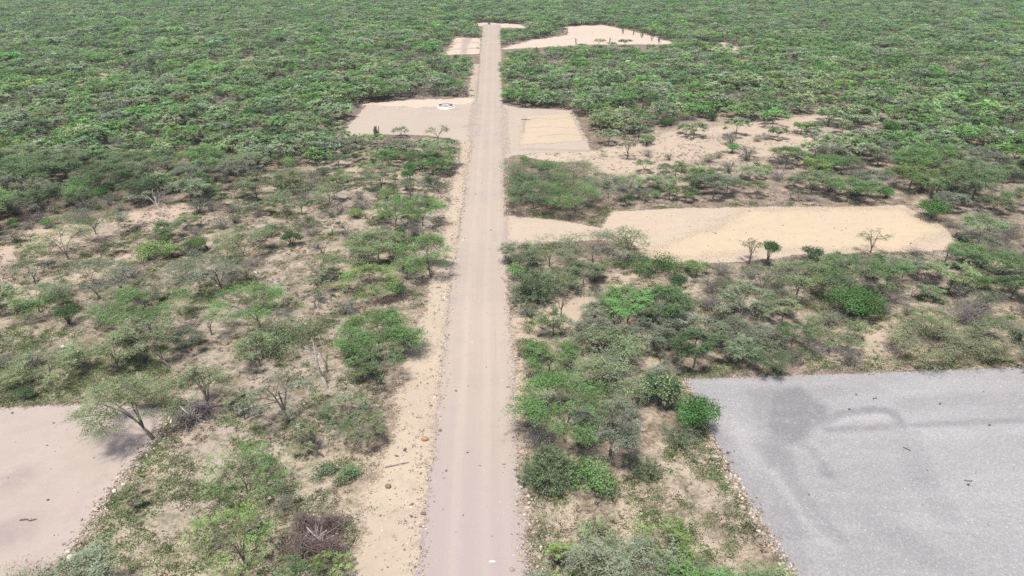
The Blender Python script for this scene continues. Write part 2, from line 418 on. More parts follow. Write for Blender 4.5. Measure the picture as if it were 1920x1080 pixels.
for k_, nm in (('upper', 'sand_patch'), ('far', 'sand_patch'), ('left', 'sand_patch'), ('leftb', 'sand_patch'), ('gapa', 'sand_patch'), ('gapb', 'sand_patch'), ('gapc', 'sand_patch')):
    sheet(nm, NAT[k_], .010, 1.2, M_nat, 6.0)
for k_ in ('rightp', 'rightq', 'foot'):
    sheet('path', NAT[k_], .014, .5, M_path, 2.8)
sheet('verge', VERGE, .020, .6, M_verge, 2.4, relief=.10)
sheet('verge', VERGE_R, .018, .5, M_path, 1.6, relief=.05)
def st_far(P):
    lines = [[(872, 72), (870, 100)], [(880, 72), (868, 92)], [(840, 93), (900, 90)], [(856, 80), (900, 79)]]
    return np.max([1.2 * (1 - sm(.5, 1.6, pline(P, G(l)))) for l in lines], 0)
sheet('clearing', PLOT_FAR, .024, .8, M_farp, 3.0, stain=st_far)
sheet('clearing', PAD_FARR, .024, 1.6, M_farp, 8.0)
sheet('clearing', CROSS, .024, 1.2, M_farp, 3.0)
sheet('clearing', TRACK_R, .024, .6, M_sandpad, 2.0)
def st_mid(P):
    lines = [[(980, 280), (1105, 283)], [(760, 196), (800, 203), (860, 205)], [(870, 238), (930, 222)]]
    return np.max([.6 * (1 - sm(.25, .9, pline(P, G(l)))) for l in lines], 0)
sheet('clearing', PAD_MID, .030, .7, M_pad, 2.6, stain=st_mid)
sheet('clearing', G([(676, 197), (690, 194), (760, 188), (850, 185), (893, 184), (896, 196), (850, 197), (800, 203), (740, 200)]), .034, .7, M_farp, 3.0)
def st_tan(P):
    lines = [[(986, 226), (1010, 221), (1040, 224), (1076, 219)], [(990, 240), (1030, 238), (1086, 241)], [(1010, 256), (1060, 251), (1090, 254)], [(1070, 213), (1082, 232), (1095, 262)], [(984, 221), (981, 250)]]
    return np.max([.85 * (1 - sm(.08, .42, pline(P, G(l)))) for l in lines], 0)
sheet('clearing', PLOT_TAN, .036, .4, M_tan, 1.2, stain=st_tan)
def st_sand(P):
    a = [G([(1180, 425), (1260, 418), (1420, 424), (1440, 440), (1300, 440)])]
    return 0 * sm(-5, 3, sdist(P, a[0]))
sheet('clearing', PAD_SAND, .030, .5, M_sandpad, 1.8, stain=st_sand)
sheet('clearing', PAD_YEL, .036, .7, M_yel, 4.0)
def st_left(P):
    a = [((30, 898), 1.2), ((190, 900), .5), ((145, 782), .8), ((20, 1000), 1.5)]
    return np.max([.5 * (1 - sm(r * .4, r * 1.5, np.hypot(*(P - np.array(g(*c))).T))) for c, r in a], 0)
def tn_left(P):
    return 1.0 * (1 - sm(.8, 2.6, np.hypot(*(P - np.array(g(18, 960))).T)))
sheet('clearing', PAD_LEFT, .034, .5, M_padl, 1.4, stain=st_left, tone=tn_left)
# gravel platform with its damp patches and tyre scuffs
def st_grav(P):
    s = np.zeros(len(P))
    for q, a, so_ in (([(1450, 735), (1500, 728), (1545, 762), (1550, 790), (1520, 800), (1500, 830), (1470, 835), (1440, 800)], .9, .7), ([(1400, 735), (1460, 732), (1490, 800), (1470, 850), (1440, 820)], .55, 1.2), ([(1425, 835), (1470, 835), (1480, 880), (1445, 872)], .55, .8), ([(1480, 735), (1640, 722), (1660, 738), (1520, 745)], .3, .8)):
        s = np.maximum(s, a * sm(-so_, so_ * .5, sdist(P, G(q))))
    for l, wd, a in (([(1550, 790), (1580, 776), (1640, 768), (1672, 772), (1692, 800)], .45, .7), ([(1550, 806), (1640, 803), (1760, 796), (1920, 788)], .35, .6),
                     ([(1500, 828), (1528, 850), (1552, 890)], .5, .6), ([(1470, 850), (1482, 900), (1520, 960), (1570, 1010)], .6, .45), ([(1425, 890), (1470, 960), (1490, 1000)], .7, .4),
                     ([(1692, 800), (1720, 880), (1765, 960)], 1.0, .25), ([(1350, 815), (1420, 930), (1500, 1060)], .8, .35), ([(1700, 760), (1800, 750), (1920, 752)], .9, .22), ([(1640, 980), (1720, 1030), (1800, 1075)], 1.0, .22)):
        s = np.maximum(s, a * (1 - sm(wd * .5, wd * 1.4, pline(P, G(l)))))
    return s
def tn_grav(P):
    s = np.zeros(len(P))
    for l, wd, a in (([(1485, 835), (1515, 835), (1540, 870)], .7, .6), ([(1560, 795), (1600, 782), (1670, 785)], .5, .6), ([(1440, 890), (1500, 950), (1560, 1020)], .7, .45), ([(1360, 780), (1400, 850), (1450, 930)], .9, .35),
                     ([(1600, 735), (1750, 725), (1900, 722)], 1.0, .35), ([(1700, 815), (1800, 808), (1920, 800)], 1.2, .35), ([(1760, 960), (1850, 950), (1930, 930)], 2.5, .2)):
        s = np.maximum(s, a * (1 - sm(wd * .4, wd * 1.5, pline(P, G(l)))))
    return s
sheet('gravel_platform', GRAV, .040, .28, M_gravel, .9, stain=st_grav, tone=tn_grav)

# the road: a strip following its two edges, with lane coordinates
def make_road():
    Y = np.concatenate([np.arange(-20, 150, 1.2), np.arange(150, 345, 3.0)])
    L = np.interp(Y, ROAD_L[:, 1], ROAD_L[:, 0]); Rr = np.interp(Y, ROAD_R[:, 1], ROAD_R[:, 0])
    below = Y < ROAD_L[0, 1]
    dl = (ROAD_L[2] - ROAD_L[0]); L[below] = ROAD_L[0, 0] + (Y[below] - ROAD_L[0, 1]) * dl[0] / dl[1]
    dr = (ROAD_R[2] - ROAD_R[0]); Rr[below] = ROAD_R[0, 0] + (Y[below] - ROAD_R[0, 1]) * dr[0] / dr[1]
    yend = ROAD_L[-1, 1]
    t = np.linspace(-.2, 1.2, 29)
    X = L[:, None] + (Rr - L)[:, None] * t[None]; YY = np.repeat(Y[:, None], len(t), 1)
    W = (Rr - L)[:, None]
    e = np.minimum(np.minimum(t[None] * W, (1 - t[None]) * W), yend - YY)
    ac = (t[None] - .5) * W
    Pq = np.stack([X.ravel(), YY.ravel()], 1); inp = np.maximum(sm(-1, 4, sdist(Pq, PAD_MID)), sm(-1, 3, sdist(Pq, PAD_SAND))).reshape(X.shape)
    e = (e + .5 * (fbm(X, YY, 7, 55) - .5)) * (1 - .85 * inp) + .1 * inp
    wear = np.exp(-((np.abs(ac + .2) - .95) / .35) ** 2) * (.5 + .5 * fbm(X, YY, 9, 3)) + .5 * np.exp(-((ac - 2.0) / .3) ** 2)
    Z = (.048 + .06 * np.clip(e, 0, 2) / 2) * (1 - inp) + .035 * inp
    lane = np.stack([ac, YY, np.zeros_like(ac)], -1)
    o = link(bpy.data.objects.new('road', grid_mesh('road', X, YY, Z, e[:-1, :-1] > -1.4, [M_road], {'edge': e, 'lane': lane, 'wear': wear})))
    o['kind'] = 'structure'
make_road()

# ------------------------------------------------------------------ vegetation: one mesh builder per kind
def unit(v): return v / (np.linalg.norm(v, axis=-1, keepdims=True) + 1e-9)
def leaves(rng, base, direc, ln, wd, upbias=1.0):
    """rhombic leaves: base points, long axis directions, lengths, widths"""
    n = len(base)
    d = unit(direc)
    nrm = unit(np.stack([rng.normal(0, .45, n), rng.normal(0, .45, n), np.full(n, upbias)], 1))
    side = unit(np.cross(nrm, d))
    ln = np.broadcast_to(ln, (n,))[:, None]; wd = np.broadcast_to(wd, (n,))[:, None]
    m = base + d * ln * .45
    return np.stack([base, m + side * wd * .5, base + d * ln, m - side * wd * .5], 1)
def bez(a, b, c, n=6):
    t = np.linspace(0, 1, n)[:, None]
    return (1 - t) ** 2 * np.asarray(a) + 2 * t * (1 - t) * np.asarray(b) + t ** 2 * np.asarray(c)
def bez_t(a, b, c, t): return (1 - t) ** 2 * np.asarray(a) + 2 * t * (1 - t) * np.asarray(b) + t ** 2 * np.asarray(c)

def thorn_tree(seed, H, R, nleaf, leaf, full=2.5, lean=(0, 0), flat=.34, limbs=None, stretch=1.0, spray=.55, twigs=True, k=5, thick=1.0, gap=0.0):
    """umbrella crowned thorn tree; returns (wood, leaf) builders.  Unit: metres, base at the origin"""
    rng = np.random.default_rng(seed)
    nleaf = int(nleaf * full); leaf = leaf * 1.12
    W = MB(); L = MB()
    hf = H * rng.uniform(.12, .28)
    top0 = np.array([lean[0] * .25, lean[1] * .25, hf])
    r0 = .023 * H ** .9 * thick
    W.tube(bez((0, 0, -.15), (rng.normal(0, .05), rng.normal(0, .05), hf * .5), top0, 5), np.linspace(r0 * 1.5, r0, 5), k + 1)
    nl = limbs or rng.integers(3, 6)
    a0 = rng.uniform(0, 6.28); tips = []
    cx = np.array([lean[0], lean[1], 0])
    def surf(p, jit=.06):
        d = (p[:2] - cx[:2]) / R; d[0] /= stretch
        rr = min(1.3, np.hypot(*d))
        return H * (1 - flat * rr ** 1.8 + rng.normal(0, jit))
    for i in range(nl):
        az = a0 + 6.283 * i / nl + rng.normal(0, .3)
        rad = R * rng.uniform(.38, .68)
        tip = cx + np.array([math.cos(az) * rad * stretch, math.sin(az) * rad, 0]); tip[2] = surf(tip) * .93
        mid = top0 + (tip - top0) * np.array([.38, .38, .68]) + rng.normal(0, .08 * H / 3, 3)
        W.tube(bez(top0, mid, tip, 7) + np.vstack([np.zeros(3), rng.normal(0, .03, (5, 3)), np.zeros(3)]), np.linspace(r0 * .8, r0 * .22, 7), k)
        tips.append((tip, az))
        for j in range(rng.integers(3, 6)):
            t = rng.uniform(.35, .95); p = bez_t(top0, mid, tip, t)
            a2 = az + rng.normal(0, .75); r2 = R * rng.uniform(.5, 1.0)
            q = cx + np.array([math.cos(a2) * r2 * stretch, math.sin(a2) * r2, 0]); q[2] = surf(q) * rng.uniform(.86, 1.0)
            m2 = p + (q - p) * np.array([.5, .5, .75]) + rng.normal(0, .08, 3)
            W.tube(bez(p, m2, q, 5), np.linspace(r0 * .38, r0 * .12, 5), max(3, k - 1))
            tips.append((q, a2))
            if twigs:
                for _ in range(3):
                    t3 = rng.uniform(.4, 1); p3 = bez_t(p, m2, q, t3); a3 = a2 + rng.normal(0, 1.0)
                    q3 = p3 + np.array([math.cos(a3), math.sin(a3), rng.uniform(-.1, .45)]) * rng.uniform(.35, .8) * R / 2.4
                    W.tube(np.array([p3, (p3 + q3) / 2 + rng.normal(0, .04, 3), q3]), np.linspace(r0 * .14, r0 * .07, 3), 3)
                    tips.append((q3, a3))
    T = np.array([t[0] for t in tips]); A = np.array([t[1] for t in tips])
    keep = (rng.random(len(T)) >= gap) & (T[:, 2] > (.52 if flat < .5 else .3) * H); T = T[keep]; A = A[keep]
    per = max(6, nleaf // 9)                       # sprays
    ti = rng.integers(0, len(T), per)
    sc = R / 2.4
    org = T[ti] + rng.normal(0, 1, (per, 3)) * np.array([.24, .24, .07]) * sc
    az = A[ti] + rng.normal(0, 1.1, per)
    dr = unit(np.stack([np.cos(az), np.sin(az), rng.normal(.05, .28, per)], 1))
    ls = spray * sc * rng.uniform(.6, 1.3, per)
    clump = rng.uniform(0, 1, len(T))[ti] * .55 + rng.uniform(0, 1, per) * .45
    n = 9
    tt = (np.arange(n) + .5) / n
    B = org[:, None] + dr[:, None] * (ls[:, None] * tt[None])[..., None] + np.stack([np.zeros((per, n)), np.zeros((per, n)), -.18 * ls[:, None] * tt[None] ** 2], -1)
    sid = unit(np.cross(dr, np.array([0, 0, 1.0])))
    sgn = np.where(np.arange(n) % 2, 1, -1)
    D = dr[:, None] * .75 + sid[:, None] * sgn[None, :, None] * rng.uniform(.5, 1.1, (per, n))[..., None] + rng.normal(0, .22, (per, n, 3))
    B = B.reshape(-1, 3) + rng.normal(0, .03, (per * n, 3)) * sc; D = D.reshape(-1, 3)
    tone = np.repeat(clump, n) * .8 + rng.uniform(0, .2, per * n)
    L.add(leaves(rng, B, D, leaf * rng.uniform(.7, 1.35, len(B)), leaf * .5), 0, tone)
    return W, L

def leafy_shrub(seed, H, R, nleaf, leaf, lobes=9, k=4, base=.12):
    rng = np.random.default_rng(seed); W = MB(); L = MB()
    cen = []
    for i in range(lobes):
        a = rng.uniform(0, 6.28); r = R * .72 * math.sqrt(rng.uniform(0, 1))
        z = H * (base + .30 + (.42 * (1 - (r / R) ** 2)) * rng.uniform(.65, 1.05))
        cen.append((r * math.cos(a), r * math.sin(a), z, R * rng.uniform(.26, .46)))
        c = np.array(cen[-1][:3])
        W.tube(bez((rng.normal(0, .06), rng.normal(0, .06), -.1), c * [.3, .3, .6], c, 5), np.linspace(.05, .015, 5), k)
    cen = np.array(cen)
    li = rng.choice(lobes, nleaf, p=cen[:, 3] ** 2 / (cen[:, 3] ** 2).sum())
    d = unit(rng.normal(0, 1, (nleaf, 3)))
    rad = cen[li, 3] * np.clip(rng.normal(.88, .17, nleaf), .2, 1.3)
    B = cen[li, :3] + d * rad[:, None] * np.array([1, 1, .72])
    B[:, 2] = np.maximum(B[:, 2], .08 + rng.random(nleaf) * .2)
    D = d * .6 + rng.normal(0, .55, (nleaf, 3)); D[:, 2] *= .7
    nz = d * .9 + np.array([0, 0, .6])
    nrm = unit(nz + rng.normal(0, .4, (nleaf, 3))); D = unit(D - nrm * (D * nrm).sum(1, keepdims=True))
    sd_ = np.cross(nrm, D); ln = (leaf * rng.uniform(.7, 1.3, nleaf))[:, None]; wd = ln * .5
    m = B + D * ln * .45
    tone = rng.uniform(0, 1, lobes)[li] * .5 + rng.uniform(0, .5, nleaf)
    L.add(np.stack([B, m + sd_ * wd * .5, B + D * ln, m - sd_ * wd * .5], 1), 0, tone)
    return W, L

def thorn_bush(seed, H, R, nst, nleaf, leaf, k=3, seg=5, r0=.022):
    """many arching grey stems from one root, thinly leaved"""
    rng = np.random.default_rng(seed); W = MB(); L = MB(); tips = []
    for i in range(nst):
        a = rng.uniform(0, 6.28); r = R * math.sqrt(rng.uniform(.05, 1.0))
        z = H * (1 - .5 * (r / R) ** 2) * rng.uniform(.6, 1.05)
        tip = np.array([r * math.cos(a), r * math.sin(a), z])
        mid = tip * np.array([.35, .35, .95]) + rng.normal(0, .12, 3) * R / 2
        b = np.array([rng.normal(0, .12 * R), rng.normal(0, .12 * R), -.05])
        W.tube(bez(b, mid, tip, seg), np.linspace(r0, r0 * .35, seg), k)
        tips.append((b, mid, tip))
        for j in range(3):
            t = rng.uniform(.35, 1); p = bez_t(b, mid, tip, t); q = p + unit(rng.normal(0, 1, 3) + np.array([math.cos(a) * .6, math.sin(a) * .6, .2])) * rng.uniform(.3, .7) * R / 1.8
            q[2] = max(q[2], .05)
            W.tube(np.array([p, (p + q) / 2 + rng.normal(0, .05, 3), q]), np.array([.5, .4, .25]) * r0, 3)
            tips.append((p, (p + q) / 2, q))
    if nleaf:
        ti = rng.integers(0, len(tips), nleaf); t = rng.uniform(.45, 1.05, nleaf)[:, None]
        a, b, c = (np.array([x[j] for x in tips])[ti] for j in range(3))
        B = (1 - t) ** 2 * a + 2 * t * (1 - t) * b + t ** 2 * c + rng.normal(0, .06, (nleaf, 3))
        D = unit(c - b) * .5 + rng.normal(0, .6, (nleaf, 3))
        tone = rng.uniform(0, 1, len(tips))[ti] * .6 + rng.uniform(0, .4, nleaf)
        L.add(leaves(rng, B, D, leaf * rng.uniform(.7, 1.3, nleaf), leaf * .42), 0, tone)
    else:
        L = None
    return W, L

def bare_tree(seed, H, R, k=5, lean=(0, 0), n2=4):
    rng = np.random.default_rng(seed); W = MB()
    hf = H * rng.uniform(.2, .4); top0 = np.array([lean[0] * .4, lean[1] * .4, hf]); r0 = .034 * H ** .9
    W.tube(bez((0, 0, -.15), (0, 0, hf * .5), top0, 5), np.linspace(r0 * 1.4, r0, 5), k + 1)
    nl = rng.integers(2, 5); a0 = rng.uniform(0, 6.28)
    for i in range(nl):
        az = a0 + 6.283 * i / nl + rng.normal(0, .3); rad = R * rng.uniform(.4, .9)
        tip = np.array([lean[0] + math.cos(az) * rad, lean[1] + math.sin(az) * rad, H * rng.uniform(.75, 1)])
        mid = top0 + (tip - top0) * [.45, .45, .6] + rng.normal(0, .1, 3)
        W.tube(bez(top0, mid, tip, 7) + np.vstack([np.zeros(3), rng.normal(0, .05, (5, 3)), np.zeros(3)]), np.linspace(r0 * .75, r0 * .15, 7), k)
        for j in range(n2):
            t = rng.uniform(.3, .95); p = bez_t(top0, mid, tip, t)
            q = p + unit(np.array([math.cos(az), math.sin(az), .5]) + rng.normal(0, .6, 3)) * rng.uniform(.4, .9) * R * .6
            m2 = (p + q) / 2 + rng.normal(0, .08, 3)
            W.tube(np.array([p, m2, q]), np.array([.36, .26, .12]) * r0, 3)
            for _ in range(2):
                q2 = q + rng.normal(0, .25, 3) * R * .5
                W.tube(np.array([m2, (m2 + q2) / 2 + rng.normal(0, .04, 3), q2]), np.array([.18, .14, .08]) * r0, 3)
    return W

def cactus(seed, H, n, k=8):
    rng = np.random.default_rng(seed); W = MB()
    W.tube([(0, 0, -.1), (0, 0, H * .22)], [.15, .13], k)
    for i in range(n):
        a = rng.uniform(0, 6.28); r = rng.uniform(.15, .75) * H / 3.2; h = H * rng.uniform(.6, 1.0)
        st = np.array([0, 0, H * rng.uniform(.06, .2)])
        x, y = r * math.cos(a), r * math.sin(a)
        P = np.array([st, st + [x * .6, y * .6, .12], [x, y, H * .34], [x * 1.06, y * 1.06, h * .7], [x * 1.1, y * 1.1, h * .97], [x * 1.1, y * 1.1, h]])
        W.tube(P, np.array([.07, .085, .09, .09, .07, .01]), k)
    return W

def brush_pile(seed, rx, ry, h, n, r=.014, ln=1.2):
    """cut twigs thrown on a few overlapping heaps, most of them pointing out and up from their heap"""
    rng = np.random.default_rng(seed); W = MB()
    heaps = [(rng.uniform(-.45, .45) * rx, rng.uniform(-.45, .45) * ry, rng.uniform(.55, .8), rng.uniform(.65, 1.0)) for _ in range(4)]
    for i in range(n):
        cx, cy, sz, hz = heaps[i % 4]
        a = rng.uniform(0, 6.283); q = abs(rng.normal(0, .5))
        x, y = cx + rx * sz * q * math.cos(a), cy + ry * sz * q * math.sin(a)
        z = h * hz * max(0, 1 - q ** 2) * rng.uniform(.1, 1) + .03
        d = unit(np.array([math.cos(a), math.sin(a), .55 * (1 - q)]) * rng.uniform(.2, 1.3) + rng.normal(0, .55, 3) * [1, 1, .6]) * ln * rng.uniform(.25, .8)
        p0 = np.array([x, y, z]) - d * .4; p1 = p0 + d; p0[2] = max(p0[2], .02); p1[2] = max(p1[2], .02)
        W.tube(np.array([p0, (p0 + p1) / 2 + rng.normal(0, .09, 3), p1]), np.array([1, .8, .4]) * r * rng.uniform(.5, 1.6), 3)
    return W

# variants shared by many plants
V_TREE = [thorn_tree(100 + i, [3.4, 3.0, 3.9, 3.2, 2.8, 4.2, 3.6, 3.1][i], [2.5, 2.2, 2.5, 2.9, 2.0, 2.4, 2.7, 2.1][i], [3200, 2600, 3000, 3600, 2200, 2800, 3300, 2400][i], .13, flat=[.3, .4, .36, .28, .42, .4, .33, .45][i], gap=[.05, .15, .1, 0, .2, .15, .1, .25][i]) for i in range(8)]
V_TREE += [thorn_tree(150 + i, [2.6, 3.0, 2.2][i], [1.2, 1.4, 1.0][i], [650, 800, 500][i], .11, flat=.6, gap=[.3, .4, .2][i], limbs=3, thick=.8, lean=[(.5, 0), (-.7, .3), (.2, .4)][i]) for i in range(3)]
V_SHRUB = [leafy_shrub(200 + i, [1.9, 1.6, 2.2, 1.7][i], [1.6, 1.5, 1.5, 1.9][i], 2600, .13, [9, 7, 10, 12][i]) for i in range(4)]
V_BUSH = [thorn_bush(300 + i, [1.6, 1.9, 1.4, 2.1, 1.7][i], [1.9, 1.7, 2.1, 1.9, 2.2][i], 46, [900, 1300, 500, 1600, 0][i], .12) for i in range(5)]
V_BARE = [bare_tree(400 + i, [2.8, 3.4, 2.4][i], [1.5, 1.3, 1.7][i]) for i in range(3)]
V_CACT = [cactus(500 + i, [3.0, 2.6, 3.4][i], [9, 12, 7][i]) for i in range(3)]
FAR_TREE = [thorn_tree(600 + i, 3.0, 2.5, 620, .28, twigs=False, k=3, flat=[.32, .42, .36, .3][i], gap=[0, .1, .15, .05][i], spray=.6) for i in range(4)]
FAR_SHRUB = [leafy_shrub(700 + i, 1.8, 1.6, 330, .34, 8, 3) for i in range(3)]
FAR_BUSH = [thorn_bush(800 + i, 1.7, 1.9, 22, [110, 170, 60][i], .26, 3, 4, .034) for i in range(3)]
def both(W, L):
    o = MB(); o.merge(W, 0)
    if L is not None: o.merge(L, 1)
    return o
def fix(ms):                                        # material slots of a merged mesh: 0 wood, 1 leaf
    return ms
ME = {}
def me_parts(kind, i):
    key = (kind, i)
    if key not in ME:
        W, L = {'thorn_tree': V_TREE, 'leafy_shrub': V_SHRUB, 'thorn_bush': V_BUSH}[kind][i]
        wm = M_grey if kind == 'thorn_bush' else M_bark
        ME[key] = (W.mesh(kind + '_stems', [wm]), L.mesh(kind + '_leaves', [M_dense if kind == 'leafy_shrub' else M_leaf]) if L is not None else None)
    return ME[key]
def me_whole(kind, i):
    key = (kind, i, 'w')
    if key not in ME:
        if kind == 'bare_tree': ME[key] = V_BARE[i].mesh(kind, [M_grey])
        elif kind == 'column_cactus': ME[key] = V_CACT[i].mesh(kind, [M_cact])
        else:
            W, L = {'thorn_tree': V_TREE, 'leafy_shrub': V_SHRUB, 'thorn_bush': V_BUSH}[kind][i]
            ME[key] = both(W, L).mesh(kind, [M_grey if kind == 'thorn_bush' else M_bark, M_dense if kind == 'leafy_shrub' else M_leaf])
    return ME[key]
NVAR = {'thorn_tree': 11, 'leafy_shrub': 4, 'thorn_bush': 5, 'bare_tree': 3, 'column_cactus': 3}
RAD = {'thorn_tree': 2.4, 'leafy_shrub': 1.6, 'thorn_bush': 1.9, 'bare_tree': 1.2, 'column_cactus': .8}
PARTN = {'thorn_tree': ('trunk', 'crown'), 'leafy_shrub': ('stem', 'foliage'), 'thorn_bush': ('stem', 'foliage')}
CAT = {'thorn_tree': 'tree', 'leafy_shrub': 'shrub', 'thorn_bush': 'bush', 'bare_tree': 'bare tree', 'column_cactus': 'cactus'}
GROUP = {'thorn_tree': 'thorn trees scattered over the scrubland', 'leafy_shrub': 'leafy green shrubs in the scrubland', 'thorn_bush': 'grey thorn bushes in the scrubland', 'bare_tree': 'bare trees in the scrubland', 'column_cactus': 'column cacti in the scrubland'}

TINT = {
    'grey': (.215, .245, .175), 'pale': (.225, .275, .155), 'mid': (.15, .215, .11), 'olive': (.21, .235, .14),
    'bright': (.155, .26, .10), 'lime': (.21, .30, .11), 'dark': (.065, .115, .055), 'deep': (.08, .165, .055), 'dull': (.185, .19, .16)}
def jit(rng, c, s=.12):
    b = 1 + rng.normal(0, s); return tuple(float(np.clip(v * b * (1 + rng.normal(0, s * .28)), .02, .5)) for v in c)

